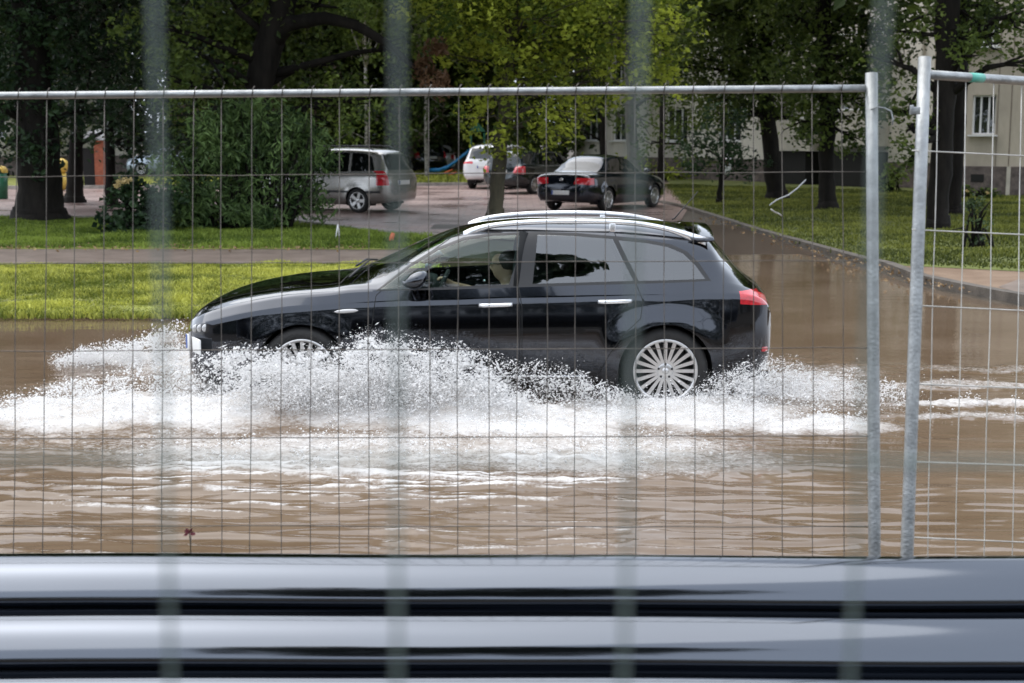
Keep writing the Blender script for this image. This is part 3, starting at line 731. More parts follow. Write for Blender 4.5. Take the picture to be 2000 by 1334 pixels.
def noise(scale, detail=4, stretch=None, rough=.6):
    n = t.nodes.new('ShaderNodeTexNoise'); n.inputs['Scale'].default_value = scale; n.inputs['Detail'].default_value = detail; n.inputs['Roughness'].default_value = rough
    mp = t.nodes.new('ShaderNodeMapping'); t.links.new(tc.outputs['Object'], mp.inputs[0])
    if stretch: mp.inputs['Scale'].default_value = stretch
    t.links.new(mp.outputs[0], n.inputs['Vector']); return n
a = t.nodes.new('ShaderNodeAttribute'); a.attribute_name = 'foam'
nA = noise(16, 6, (1, 1.6, 1), .7)
nB = noise(55, 3)
def mth(op, x, y=None, clamp=False):
    q = t.nodes.new('ShaderNodeMath'); q.operation = op; q.use_clamp = clamp
    for i, z in enumerate((x, y)):
        if z is None: continue
        if isinstance(z, (int, float)): q.inputs[i].default_value = z
        else: t.links.new(z, q.inputs[i])
    return q.outputs[0]
s_ = mth('ADD', a.outputs['Fac'], mth('ADD', mth('MULTIPLY', mth('SUBTRACT', nA.outputs['Fac'], .5), 1.1), mth('MULTIPLY', mth('SUBTRACT', nB.outputs['Fac'], .5), .8)))
mr = t.nodes.new('ShaderNodeMapRange'); mr.inputs[1].default_value = .42; mr.inputs[2].default_value = 1.12; t.links.new(s_, mr.inputs[0])
nC = noise(.7, 4); cr = t.nodes.new('ShaderNodeValToRGB'); cr.color_ramp.elements[0].position = .35; cr.color_ramp.elements[1].position = .7
cr.color_ramp.elements[0].color = (.125, .084, .052, 1); cr.color_ramp.elements[1].color = (.180, .130, .090, 1); t.links.new(nC.outputs['Fac'], cr.inputs[0])
mx = t.nodes.new('ShaderNodeMix'); mx.data_type = 'RGBA'; t.links.new(mr.outputs[0], mx.inputs[0]); t.links.new(cr.outputs[0], mx.inputs[6])
nE = noise(3.2, 6, (.6, 1.3, 1), .7); fr_ = t.nodes.new('ShaderNodeValToRGB'); fr_.color_ramp.elements[0].position = .34; fr_.color_ramp.elements[1].position = .62
fr_.color_ramp.elements[0].color = (.42, .385, .35, 1); fr_.color_ramp.elements[1].color = (.63, .62, .61, 1); t.links.new(nE.outputs['Fac'], fr_.inputs[0]); t.links.new(fr_.outputs[0], mx.inputs[7])
t.links.new(mx.outputs[2], b.inputs['Base Color'])
rg = t.nodes.new('ShaderNodeMapRange'); rg.inputs[3].default_value = .05; rg.inputs[4].default_value = .6; t.links.new(mr.outputs[0], rg.inputs[0]); t.links.new(rg.outputs[0], b.inputs['Roughness'])
nD = noise(26, 3, (1, 1.7, 1)); bp = t.nodes.new('ShaderNodeBump'); bp.inputs['Strength'].default_value = .035; bp.inputs['Distance'].default_value = .012
t.links.new(nD.outputs['Fac'], bp.inputs['Height']); t.links.new(bp.outputs[0], b.inputs['Normal'])
wo = bulk('water', np.stack([wx_, wy_, wz], -1).reshape(-1, 3), np.stack([idx[:-1, :-1], idx[:-1, 1:], idx[1:, 1:], idx[1:, :-1]], -1).reshape(-1, 4), m, smooth=True, tone=(fo + crest_glints(wx_, wy_)).ravel(), attr='foam')
tag(wo, kind='structure')

# spray: thousands of drops thrown up by the wheels
OCT = np.array([(1, 0, 0), (-1, 0, 0), (0, 1, 0), (0, -1, 0), (0, 0, 1), (0, 0, -1)], float)
OF = np.array([(0, 2, 4), (2, 1, 4), (1, 3, 4), (3, 0, 4), (2, 0, 5), (1, 2, 5), (3, 1, 5), (0, 3, 5)])
def drops(P, r, el, vel):
    """P (n,3), radius r (n), elongation along vel"""
    n = len(P); Q = rng.normal(size=(n, 3)); Q /= np.linalg.norm(Q, axis=1)[:, None]
    d = vel / np.maximum(1e-6, np.linalg.norm(vel, axis=1))[:, None]
    u = np.cross(d, Q); u /= np.linalg.norm(u, axis=1)[:, None]; w2 = np.cross(d, u)
    B = np.stack([d * el[:, None], u, w2], 1) * r[:, None, None]                       # n,3,3
    jit = 1 + .35 * (rng.random((n, 6, 1)) - .5)
    V = P[:, None, :] + np.einsum('kj,njc->nkc', OCT, B) * jit
    F = (np.arange(n) * 6)[:, None, None] + OF[None]
    return V.reshape(-1, 3), F.reshape(-1, 3)
PP, RR, EE, VV = [], [], [], []
def put(P, r, el, v): PP.append(P); RR.append(r); EE.append(el); VV.append(v)
def env(px, tab): return np.interp(px, [a[0] for a in tab], [a[1] for a in tab])
def curtain(n, tab, base, px0, px1, y0, ysd, k, rmin, rmax, up=(0, 0, 1), ymax=10.12, clump=0.0):
    """drops under an upper envelope tab (px, v) down to base v, thickest low down; y is the distance of the sheet"""
    px = rng.uniform(px0, px1, n); y = np.minimum(rng.normal(y0, ysd, n), ymax)
    top = env(px, tab); u = rng.random(n) ** k                                        # u=0 at the base
    v = base + rng.normal(0, 9, n) + 14 * (fbm(px / 40., y * 3, 2) - .5) + (top - base) * u
    keep = rng.random(n) < np.clip(1.15 - clump + clump * 2.2 * (fbm(px / 22., v / 22., 3) - .28), 0, 1)
    keep &= rng.random(n) < np.clip((px - px0) / 70, 0.02, 1) * np.clip((px1 - px) / 70, .02, 1)
    px, y, v, u = px[keep], y[keep], v[keep], u[keep]; n = len(px)
    dx = (px - 1000) / FPX; dy = (667 - v) / FPX; t_ = y / (_cp + dy * _sp)
    P = np.stack([dx * t_, y, CAM_H + (-_sp + dy * _cp) * t_], -1)
    r = rmin + (rmax * 1.75 - rmin) * rng.random(n) ** 6.0
    vel = np.stack([rng.normal(.6, .6, n), rng.normal(-.3, .3, n), rng.normal(.35, .5, n)], -1)
    ok = P[:, 2] > -.02
    put(P[ok], r[ok], (1 + 1.3 * rng.random(n) ** 2 + 4.0 * (rng.random(n) < .14) * rng.random(n))[ok], vel[ok])
FW = [(380, 728), (440, 712), (500, 700), (545, 702), (600, 708), (638, 700), (662, 694), (700, 682), (760, 682), (800, 694), (850, 710), (900, 712), (950, 738), (1000, 765), (1040, 775), (1120, 790)]
curtain(84240, FW, 792, 420, 1060, 9.70, .15, 1.25, .0013, .0046, clump=.75)
curtain(51840, [(a, b_ + 28) for a, b_ in FW], 800, 520, 900, 9.62, .14, 1.1, .0013, .0042, clump=.35)
curtain(10368, [(a, b_ - 8) for a, b_ in FW], 700, 560, 1000, 9.85, .12, .9, .0016, .0072, clump=.9)          # outliers
curtain(4860, [(a, b_ - 30) for a, b_ in FW], 690, 640, 960, 9.9, .1, .9, .0013, .0042, clump=.6)
curtain(16848, [(600, 700), (900, 700), (1100, 720), (1160, 745), (1200, 765), (1240, 775)], 790, 820, 1240, 9.95, .08, .75, .0013, .0045, clump=.8)
curtain(8100, [(400, 702), (470, 688), (520, 684), (560, 690)], 730, 400, 580, 9.98, .08, .8, .0016, .0065, clump=.9)
curtain(51840, [(-60, 800), (60, 770), (150, 745), (240, 720), (330, 690), (400, 694), (560, 700)], 830, -80, 560, 10.2, .35, 1.6, .0015, .0055, ymax=11.6, clump=.85)
curtain(29160, [(60, 710), (150, 698), (260, 672), (330, 640), (368, 632)], 716, 90, 372, 12.1, .22, 1.0, .0015, .00555, ymax=12.6, clump=.7)
curtain(29160, [(1150, 770), (1240, 778), (1320, 786), (1380, 762), (1440, 746), (1490, 734), (1560, 730), (1680, 745), (1800, 760)], 800, 1150, 1800, 10.2, .35, 1.0, .0013, .0042, ymax=11.2, clump=.6)
curtain(16200, [(1370, 735), (1420, 728), (1490, 706), (1530, 710), (1600, 722)], 770, 1370, 1600, 9.98, .06, 1.0, .0011, .0032, clump=.8)
# froth standing on the churned water
n = 420000
X = rng.uniform(-6, 5.5, n); Y = rng.uniform(7.7, 13.2, n)
f = foam_at(X, Y) * (.35 + 1.3 * fbm(X * 7, Y * 9, 3)); k = rng.random(n) < np.clip(f * .9 - .62, 0, .5)
X, Y, f = X[k], Y[k], f[k]; n = len(X)
Z = wave(X, Y) + hump(X, Y) + .03 + np.clip(f, 0, 1.2) * (.05 * rng.random(n) ** 2) + np.where(rng.random(n) < .12, .10 * rng.random(n), 0)
put(np.stack([X, Y, Z], -1), .0018 + .0055 * rng.random(n) ** 3, 1 + 1.2 * rng.random(n), rng.normal(size=(n, 3)) * [1, .5, .2])
P = np.concatenate(PP); r = np.concatenate(RR); el = np.concatenate(EE); ve = np.concatenate(VV)
V, F = drops(P, r, el, ve)
m, t, b = nodes('white_spray'); out = t.nodes['Material Output']
b.inputs['Base Color'].default_value = (.88, .875, .87, 1); b.inputs['Roughness'].default_value = .35
tl = t.nodes.new('ShaderNodeBsdfTranslucent'); tl.inputs[0].default_value = (.88, .875, .87, 1); mx = t.nodes.new('ShaderNodeMixShader'); mx.inputs[0].default_value = .55
t.links.new(b.outputs[0], mx.inputs[1]); t.links.new(tl.outputs[0], mx.inputs[2]); t.links.new(mx.outputs[0], out.inputs[0])
tag(bulk('water_spray', V, F, m), 'white spray of water drops thrown up along the black estate car', 'splash', kind='stuff')
# ---------------------------------------------------------------- site fence panels and the dark rails in front
galv = mat('galvanised_tube', (.32, .33, .33), .42, metal=.75, var=.22, scale=14, bump=.15, bscale=90)
wire_m = mat('fence_wire', (.12, .105, .09), .55, metal=.5, var=.35, scale=9)
wire_l = mat('bright_fence_wire', (.52, .50, .46), .45, metal=.45, var=.2, scale=9)
wire_g = mat('green_coated_wire', (.13, .165, .15), .55, var=.2, scale=10)
def jig(pts, amp):
    """a wire is never dead straight"""
    n = len(pts); ph = rng.uniform(0, 6.28, 4); out = []
    for i, p in enumerate(pts):
        u = i / max(1, n - 1); s = math.sin(math.pi * u)
        out.append(Vector(p) + Vector((amp * s * (math.sin(6 * u + ph[0]) + .6 * math.sin(17 * u + ph[1])), 0, amp * .5 * s * math.sin(9 * u + ph[2]))))
    return out
Lz = lambda px: 4.747 + (4.672 - 4.747) * px / 1700.0
def LP(px, v, off=0.0): return atd(px, v, Lz(px) - off)
hl = [(345, 335), (515, 509), (686, 679), (857, 851), (1027, 1029), (1196, 1204)]
lv = lambda ab, px: ab[0] + (ab[1] - ab[0]) * (px - 32) / 1658.0
fence = empty('fence_panel', LP(700, 1345), 0, 'wide galvanised mesh fence panel standing in front of the black estate car', 'fence panel', 'temporary fence panels')
O1 = fence.location.copy()
PX0 = -300
m = MB(); m.tube([LP(px, lv((186.5, 172.5), px)) - O1 for px in np.linspace(PX0, 1700, 12)], .0125, 12); m.build('top_rail', galv, fence)
m = MB(); m.tube([LP(px, 1322) - O1 for px in np.linspace(PX0, 1704, 8)], .0125, 10); m.build('bottom_rail', galv, fence)
for a, b_, top in ((1702, 1708, 143), (PX0, PX0, 150)):
    m = MB(); m.tube([LP(a, top, .004) - O1, LP(a + (b_ - a) * .3, 400, .004) - O1, LP(b_, 1085, .004) - O1, LP(b_, 1360, .004) - O1], .0205, 16); m.build('post', galv, fence)
m = MB()
for k in range(-5, 29):
    pt = 32 + 57.55 * k + rng.normal(0, 1.2); pb = 25 + 57.95 * k + rng.normal(0, 2.0)
    if pt > 1665 or pb > 1680: continue
    vs = np.linspace(lv((186, 172), pt) + 3, 1322, 13)
    m.tube(jig([LP(pt + (pb - pt) * (v - 186) / 1136, v) - O1 for v in vs], .0022), .0016, 6)
    stub = LP(pt, lv((186, 172), pt), .013) - O1
    m.tube([stub + Vector((0, 0, -.01)), stub + Vector((.004, 0, .016)), stub + Vector((.010, .002, .024))], .0018, 5)
for ab in hl:
    m.tube(jig([LP(px, lv(ab, px) + rng.normal(0, .6), .004) - O1 for px in np.linspace(PX0, 1698, 22)], .0012), .0017, 6)
m.build('wire_mesh', wire_m, fence)
m = MB(); m.tube([LP(1700, 214, .02) - O1, LP(1712, 209, .03) - O1, LP(1728, 211, .02) - O1, LP(1740, 217, .0) - O1, LP(1744, 232, .0) - O1, LP(1743, 244, .0) - O1], .0028, 6); m.build('wire_hook', galv, fence)
m = MB(); m.tube([LP(1574, 351, .04) - O1, LP(1557, 368, .06) - O1, LP(1540, 381, .07) - O1, LP(1516, 391, .08) - O1, LP(1503, 401, .09) - O1], .0021, 6)
m.build('bent_wire', galv, fence)
m = MB(); m.tube([LP(1506, 409, .09) - O1, LP(1513, 414, .06) - O1, LP(1522, 418, .03) - O1, LP(1526, 421, .0) - O1], .0024, 6); m.build('broken_wire_end', wire_l, fence)
m = MB(); m.box(LP(1690, 1366) - O1 , (.62, .22, .13), bev=.02); m.build('concrete_foot', kerb_l, fence)

# second panel, turned away and a little crooked, further right
i0, i1 = 1 / 4.92, 1 / 5.25
Rz = lambda px: 1 / (i0 + (i1 - i0) * (px - 1800) / 200.0)
def RP(px, v, off=0.0): return atd(px, v, Rz(px) - off)
f2 = empty('fence_panel', RP(1765, 1345), 0, 'galvanised mesh fence panel at right, leaning post beside a gap, pale horizontal wires', 'fence panel', 'temporary fence panels')
O2 = f2.location.copy(); O2v = Vector(O2)
rv = lambda ab, px: ab[0] + (ab[1] - ab[0]) * (px - 1815) / 185.0
PE = 2560
m = MB(); m.tube([RP(px, rv((146, 158), px)) - O2v for px in np.linspace(1806, PE, 8)], .0165, 12); m.build('top_rail', galv, f2)
m = MB(); m.tube([RP(px, rv((1330, 1335), px)) - O2v for px in np.linspace(1760, PE, 8)], .0145, 10); m.build('bottom_rail', galv, f2)
for (a, va, b_, vb) in ((1806, 112, 1762, 1345), (PE, 170, PE - 40, 1385)):
    m = MB(); m.tube([RP(a + (b_ - a) * u, va + (vb - va) * u, .0) - O2v for u in np.linspace(0, 1, 6)], .0225, 16); m.build('post', galv, f2)
m = MB()
for k in range(14):
    p0 = 1831 + 54.6 * k
    pts = [RP(p0 - (v - 200) * .021 * (1 - k * .02) , v) - O2v for v in np.linspace(rv((147, 159), p0), 1332, 13)]
    m.tube(jig(pts, .003), .0019, 6)
m.build('vertical_wires', wire_l, f2)
m = MB()
for ab in ((295.5, 304), (450, 458.5), (598, 607), (751, 758), (903, 909), (1051, 1059), (1200, 1210)):
    m.tube(jig([RP(px, rv(ab, px), .005) - O2v for px in np.linspace(1782, PE, 12)], .0012), .0027, 6)
m.build('horizontal_wires', wire_l, f2)
m = MB(); c_ = RP(1787, 216, .02) - O2v; m.box(c_, (.035, .012, .026), bev=.003); m.box(c_ + Vector((-.012, 0, .002)), (.012, .02, .034), bev=.003); m.build('clamp', galv, f2)
m = MB(); m.tube([RP(px, rv((146, 158), px), .001) - O2v for px in (1893, 1918)], .0172, 12); m.build('tape', mat('teal_tape', (.12, .45, .36), .4), f2)
m = MB(); m.box(RP(1760, 1366) - O2v, (.62, .22, .13), bev=.02); m.build('concrete_foot', kerb_l, f2)

# the mesh right in front of the lens, far out of focus
f3 = empty('fence_panel', (0, .62, 0), R(0), 'green coated mesh fence closest to the viewer, its wires only a soft blur', 'fence panel', 'temporary fence panels')
dz_ = .59
def NP(px, v): return atd(px, v, dz_ * 1.0)
m = MB()
x0 = atd(1000, 667, dz_)
def npt(i, z):
    """wire i of the near mesh at height z: the panel stands upright, rolled by under a degree"""
    x = (-.152 + .1022 * i); return Vector((x + (z - 1.9) * .0125, .045 * 0 + (.60 - .62), z))
for i in range(-24, 29): m.tube([npt(i, z) for z in np.linspace(.1, 2.3, 8)], .00135, 8)
m.build('vertical_wires', wire_g, f3)
m = MB()
zh = (at(1700, 915, .598)).z
for k in range(-5, 2):
    z = zh + .3 * k; m.tube([Vector((-2.6, -.016, z + .012)), Vector((2.8, -.016, z - .009))], .0016, 8)
m.build('horizontal_wires', wire_g, f3)
for x in (-2.6, 2.8):
    m = MB(); m.tube([(x, -.02, 0.02), (x, -.02, 2.32)], .021, 14); m.build('post', galv, f3)
m = MB(); m.tube([(-2.6, -.02, 2.3), (2.8, -.02, 2.3)], .0165, 12); m.build('top_rail', galv, f3)

# glossy dark double rail along the roadside
YR = 4.05
rail_m = mat('dark_glossy_rail', (.122, .133, .153), .085, metal=1.0, var=.05, scale=2, stretch=(.15, 1, 1))
zt = at(1000, 1107, YR).z
gr_ = empty('guardrail', (0, YR + .09, -.05), 0, 'glossy dark guardrail of rounded horizontal bars across the bottom of the view', 'guardrail')
def railbar(zc_, name, dy0=0.0):
    m = MB(); prof = []; y, z = .06, -.012
    segs = [(-140, -14, .045, 12), (-14, 5, .058, 14), (5, 17, .010, 5), (17, 44, .106, 20), (44, 47, .006, 3), (47, 52, .030, 10), (52, 74, .004, 4), (74, 104, .013, 8), (100, 150, .008, 4)]          # normal angle from, to, arc length, steps
    prof.append((y, z))
    for a0, a1, L_, k_ in segs:
        for i in range(k_):
            a = R(a0 + (a1 - a0) * (i + .5) / k_); y -= math.cos(a) * L_ / k_; z -= math.sin(a) * L_ / k_; prof.append((y, z))
    prof += [(y + .010, z - .006), (y + .014, z - .03), (y + .014, z - .08)]
    zt_ = max(q[1] for q in prof); prof = [(q[0], q[1] - zt_ + .088) for q in prof]
    xs_ = np.linspace(-5.5, 5.5, 45); n = len(prof); vs = []
    for x in xs_:
        dz = .004 * math.sin(x * 1.3 + zc_ * 5) + .0015 * math.sin(x * 4.1); dy = .003 * math.sin(x * .9 + 2)
        vs += [(x, y + dy + dy0, zc_ + z + dz) for y, z in prof]
    m.add(vs, [(i * n + j, i * n + j + 1, (i + 1) * n + j + 1, (i + 1) * n + j) for i in range(44) for j in range(n - 1)], 0, True)
    return m.build(name, rail_m, gr_)
z1 = zt - .088 + .05
for k in range(3): railbar(z1 - .127 * k, 'rail', -.165 * k)
for x in (-4.2, -1.4, 1.4, 4.2):
    m = MB(); m.box((x, .10, .28), (.10, .07, .60), bev=.01); m.build('post', rail_m, gr_)

# a withered red flower caught on the left panel
fl = empty('dried_flower', LP(370, 1042, .012), 0, 'withered dark red flower stuck on the fence wire at lower left', 'flower')
m = MB()
for k in range(16):
    a = rng.uniform(0, 6.28); e = rng.uniform(-.6, 1.2); d = Vector((math.cos(a) * math.cos(e), math.sin(a) * math.cos(e), math.sin(e))); u = d.orthogonal().normalized() * .006
    m.add([-u * .4, d * .012 + u, d * .022, d * .012 - u], [(0, 1, 2, 3)])
m.build('petals', mat('withered_red', (.10, .012, .02), .8, var=.4, scale=60), fl)
m = MB(); m.tube([(0, 0, 0), (.003, -.004, -.04), (.004, 0, -.10)], .0018, 5); m.build('stem', mat('dry_stem', (.06, .05, .03), .8), fl)
# ---------------------------------------------------------------- parked cars
VAN = [(-2.12, .3, .45, .50, .4, .56, .3, .60, .62), (-2.0, .22, .72, .66, .64, .74, .5, .79, .81), (-1.6, .2, .84, .78, .77, .90, .62, .95, .98), (-1.2, .2, .86, .84, .79, .97, .70, 1.02, 1.06),
       (-.95, .2, .865, .86, .80, .99, .73, 1.10, 1.17), (-.4, .2, .87, .88, .80, 1.0, .66, 1.45, 1.53), (0, .2, .87, .88, .80, 1.01, .63, 1.55, 1.62), (.8, .2, .87, .89, .80, 1.02, .62, 1.56, 1.64),
       (1.6, .22, .86, .90, .79, 1.03, .61, 1.52, 1.60), (1.88, .25, .84, .90, .76, 1.03, .60, 1.43, 1.54), (2.02, .28, .81, .90, .72, 1.01, .58, 1.18, 1.28), (2.10, .30, .76, .88, .68, .97, .55, 1.03, 1.08), (2.16, .34, .66, .78, .6, .84, .5, .87, .89), (2.19, .4, .5, .6, .4, .66, .3, .68, .69)]
SED = [(-2.25, .3, .45, .52, .4, .57, .3, .60, .61), (-2.1, .2, .74, .62, .66, .70, .5, .74, .76), (-1.5, .18, .87, .74, .78, .84, .62, .89, .92), (-1.0, .18, .885, .78, .8, .90, .68, .94, .99), (-.75, .18, .885, .80, .81, .91, .72, .98, 1.10),
       (-.1, .18, .89, .83, .81, .93, .63, 1.32, 1.39), (.4, .18, .89, .84, .81, .94, .61, 1.38, 1.45), (.9, .18, .89, .85, .8, .95, .60, 1.33, 1.41), (1.42, .2, .88, .86, .78, .95, .63, 1.05, 1.13), (1.6, .22, .87, .87, .76, .95, .64, .985, 1.03),
       (2.0, .25, .845, .88, .73, .95, .60, .98, 1.0), (2.13, .27, .80, .86, .70, .92, .58, .95, .965), (2.22, .3, .70, .72, .62, .78, .52, .80, .82), (2.26, .36, .55, .6, .45, .66, .4, .68, .69)]
HAT = [(r[0] if r[0] < 1.5 else 1.5 + (r[0] - 1.5) * .9,) + r[1:4] + (r[4], r[5] - .05, r[6], r[7] - .15 * float(sstep(-1.2, -.2, r[0])), r[8] - .15 * float(sstep(-1.2, -.2, r[0]))) for r in VAN]
SUV = [(r[0] * 1.05, r[1] + .08, r[2] * 1.06, r[3] + .05, r[4] * 1.06, r[5] + .03, r[6] * 1.06, r[7] + .02, r[8] + .02) for r in VAN]
side_win = {'van': [[(-.72, 1.03), (-.38, 1.40), (-.15, 1.50), (.08, 1.51), (.10, 1.02)], [(.18, 1.02), (.16, 1.51), (.98, 1.51), (1.02, 1.04)], [(1.10, 1.04), (1.06, 1.51), (1.45, 1.49), (1.66, 1.40), (1.74, 1.20), (1.78, 1.06)]],
            'sed': [[(-.62, .95), (-.2, 1.22), (.0, 1.30), (.22, 1.34), (.26, .955)], [(.33, .955), (.30, 1.345), (.72, 1.32), (.90, 1.255), (1.14, 1.08), (1.26, .975)]]}
side_win['hat'] = [[(x, z - .05 - .10 * (z > 1.2)) for x, z in w_] for w_ in side_win['van']]; side_win['suv'] = [[(x * 1.05, z + .025) for x, z in w_] for w_ in side_win['van']]
rear_end = lambda f: f.normal.x > .12 and f.calc_center_median().x > 1.2
AX['rear'] = (1, 2, rear_end)
rows_ = {'van': VAN, 'sed': SED, 'hat': HAT, 'suv': SUV}
glass('parked_glass', (.10, .12, .12), 1.4, .35)
def parked(name, style, root, pm, lamp, rearwin, wheels=(-1.32, 1.32), r=.31, rails=False, low=None, strip=False, spokes=10, plate=(0, .82), sw=.02, badge=False):
    rows = rows_[style]; bm = shell(rows, 90, sub=(1, 1, 3, 5, 2, 7, 2, 3), flares=[(x, r, r + .03, r + .16, .025, .78) for x in wheels])
    S_ = side_win[style]; arch = [circle(x, r, r + .035, 26) for x in wheels]
    for p in S_: carve(bm, p)
    mir = lambda poly: [(-y, z) for y, z in poly]
    for p in lamp: carve(bm, p, 'rear'); carve(bm, mir(p), 'rear')
    carve(bm, rearwin, 'rear')
    if low: carve(bm, [(-1, .1), (1, .1), (1, low), (-1, low)], 'rear')
    ws = [(-.98, -.62), (-.55, -.60), (-.35, -.54), (-.30, 0), (-.35, .54), (-.55, .60), (-.98, .62), (-1.05, 0)]
    carve(bm, ws, 'top')
    lowf = lambda f: abs(f.normal.y) > .1 or f.normal.z < -.2
    for p in arch: carve(bm, p, 'side', lowf)
    if strip:
        st = [(-1.9, .505), (1.98, .505), (1.98, .56), (-1.9, .56)]; carve(bm, st)
    G = {'p': pm, 'g': MATS['parked_glass'], 'r': red_l, 'b': blackp}
    rules = [(None, lambda f: any(inside(f, p, 'side', lowf) for p in arch)), (('rear_window', 'g'), lambda f: inside(f, rearwin, 'rear')), (('windscreen', 'g'), lambda f: inside(f, ws, 'top'))]
    for s in (-1, 1):
        for i, p in enumerate(S_): rules.append((('side_window', 'g', s, i), (lambda p, s: lambda f: (f.calc_center_median().y < 0) == (s < 0) and inside(f, p))(p, s)))
        for p in lamp: rules.append((('tail_lamp', 'r', s), (lambda p: lambda f: inside(f, p, 'rear'))(p if s > 0 else mir(p))))
    if strip: rules.append((('side_strip', 'b'), lambda f: inside(f, st)))
    if low: rules.append((('rear_bumper', 'p'), lambda f: inside(f, [(-1, .1), (1, .1), (1, low), (-1, low)], 'rear')))
    split_shell(bm, rules, ('body', 'p'), root, G); bm.free()
    mb = MB()
    for x in wheels:
        for s in (-1, 1): arch_liner(mb, x, r, r + .04, s * .84, s * .5, 14)
    mb.box((0, 0, r - .08), (3.1, 1.3, .02)); mb.build('wheel_housing', gap_m, root)
    for x in wheels:
        for s in (-1, 1): wheel(root, x, s * .765, r=r, wd=.2, rim=r * .68, spokes=spokes, side=s, sw=sw)
    xr = rows[-1][0] - .01
    y0, z0 = plate; m = MB(); xs_ = float(np.interp(z0, [q[3] for q in rows[-1:-5:-1]], [q[0] for q in rows[-1:-5:-1]])) + .02
    m.box((xs_, y0, z0), (.02, .52, .11), bev=.004); m.box((xs_ + .012, y0 - .235, z0), (.003, .04, .10), 1); m.build('number_plate', [plate_m, plate_b], root)
    for s in (-1, 1):
        m = MB(); vs = []
        for i in range(7):
            u = -1 + i / 3; q = math.sqrt(max(0, 1 - abs(u) ** 2.5))
            for j in range(8): a = 2 * math.pi * j / 8; vs.append((-.62 + u * .07, s * .96 + .1 * q * math.cos(a), rows[6][5] + .07 + .07 * q * math.sin(a)))
        m.add(vs, [(i * 8 + j, i * 8 + (j + 1) % 8, i * 8 + 8 + (j + 1) % 8, i * 8 + 8 + j) for i in range(6) for j in range(8)], 0, True); m.build('wing_mirror', pm, root)
    if rails:
        for s in (-1, 1):
            m = MB(); m.tube([(-.25, s * .56, 1.55), (-.12, s * .55, 1.65), (.4, s * .55, 1.675), (1.0, s * .55, 1.675), (1.45, s * .54, 1.655), (1.62, s * .54, 1.575)], .018, 8); m.build('roof_rail', blackp, root)
        m = MB(); m.tube([(1.86, 0, 1.44), (1.99, .10, 1.20)], .006, 5); m.build('rear_wiper', blackp, root)
    return root
def park(px, v, rz, wx, wy, z=.05):
    """root placed so that the wheel at local (wx, wy) stands on the ground at the picture point"""
    g = gnd(px, v, z); c, s = math.cos(rz), math.sin(rz); return (g.x - (wx * c - wy * s), g.y - (wx * s + wy * c), z)
silver = paint('silver_paint', (.40, .385, .36), metal=.75, rough=.26, dirt=.12)
navy = paint('dark_blue_paint', (.012, .016, .026), metal=.6, rough=.12, dirt=.1)
black2 = paint('dark_green_black_paint', (.010, .015, .017), metal=.6, rough=.13, dirt=.1)
white = paint('white_paint', (.72, .72, .72), metal=0, rough=.25, dirt=.05)
bluew = paint('pale_blue_paint', (.45, .52, .58), metal=.4, rough=.25, dirt=.1)
rz = R(-27); v1 = empty('minivan', park(698, 416, rz, 1.32, -.86), rz, 'silver minivan with black roof rails, its front hidden in the leafy bush', 'car', 'cars in the parking lot')
parked('minivan', 'van', v1, silver, [[(.66, .70), (.90, .70), (.88, 1.06), (.68, 1.06)]], [(-.58, 1.08), (.58, 1.08), (.54, 1.47), (-.54, 1.47)], rails=True, low=.60, strip=True, spokes=5, plate=(0, .76), sw=.045)
rz = R(-123); v2 = empty('sedan', park(1188, 413, rz, 1.30, .86), rz, 'black saloon with round red tail lamps parked at the lot corner by the lawn', 'car', 'cars in the parking lot')
parked('sedan', 'sed', v2, navy, [[(.38, .72), (.86, .70), (.86, .87), (.42, .88)]], [(-.64, .99), (.64, .99), (.56, 1.37), (-.56, 1.37)], wheels=(-1.30, 1.30), r=.315, low=.58, spokes=9, plate=(0, .50), sw=.024)
m = MB(); m.lathe([(.001, 2.175), (.05, 2.175), (.056, 2.165), (.05, 2.155)], 'Y', 18)
bo = MB(); bo.tube([(2.215, .055 * math.cos(a), .80 + .055 * math.sin(a)) for a in np.linspace(0, 6.283, 19)], .007, 6, cap=False)
bo.tube([(2.222, y, z) for y, z in ((-.035, .835), (-.008, .80), (0, .815), (.008, .80), (.035, .835))], .006, 5); bo.tube([(2.224, y, z) for y, z in ((-.045, .815), (-.022, .755), (0, .80), (.022, .755), (.045, .815))], .006, 5); bo.build('badge', chrome, v2)
for s in (-1, 1):
    for y in (.50, .68):
        m = MB(); m.lathe([(.001, .012), (.045, .008), (.055, -.01)], 'Y', 16); o = m.build('lamp_ring', mat('pale_red_lens', (.7, .25, .25), .15, coat=1.0), v2, (2.20 - .05 * (y > .6), s * y, .795)); o.rotation_euler = (0, 0, R(-90) + s * R(18))
rz = R(-126); v3 = empty('hatchback', park(1046, 379, rz, 1.30, .86), rz, 'dark hatchback with one red tail lamp showing, between tree trunk and black saloon', 'car', 'cars in the parking lot')
parked('hatchback', 'hat', v3, black2, [[(.50, .70), (.86, .68), (.84, .93), (.56, .93)]], [(-.60, .99), (.60, .99), (.52, 1.32), (-.52, 1.32)], low=.56, spokes=10, plate=(0, .75))
rz = R(-108); v4 = empty('crossover', park(921, 368, rz, 1.38, -.8), rz, 'white crossover seen from behind, left of the maple trunk', 'car', 'cars in the parking lot')
parked('crossover', 'suv', v4, white, [[(.42, .93), (.88, .92), (.88, 1.0), (.46, 1.02)]], [(-.62, 1.10), (.62, 1.10), (.56, 1.49), (-.56, 1.49)], wheels=(-1.38, 1.38), r=.34, low=.50, spokes=10, plate=(0, .82))
rz = R(-70); v5 = empty('van', park(806, 338, rz, 1.38, -.8), rz, 'dark van with black windows parked far behind the silver minivan', 'car', 'cars beyond the playground lawn')
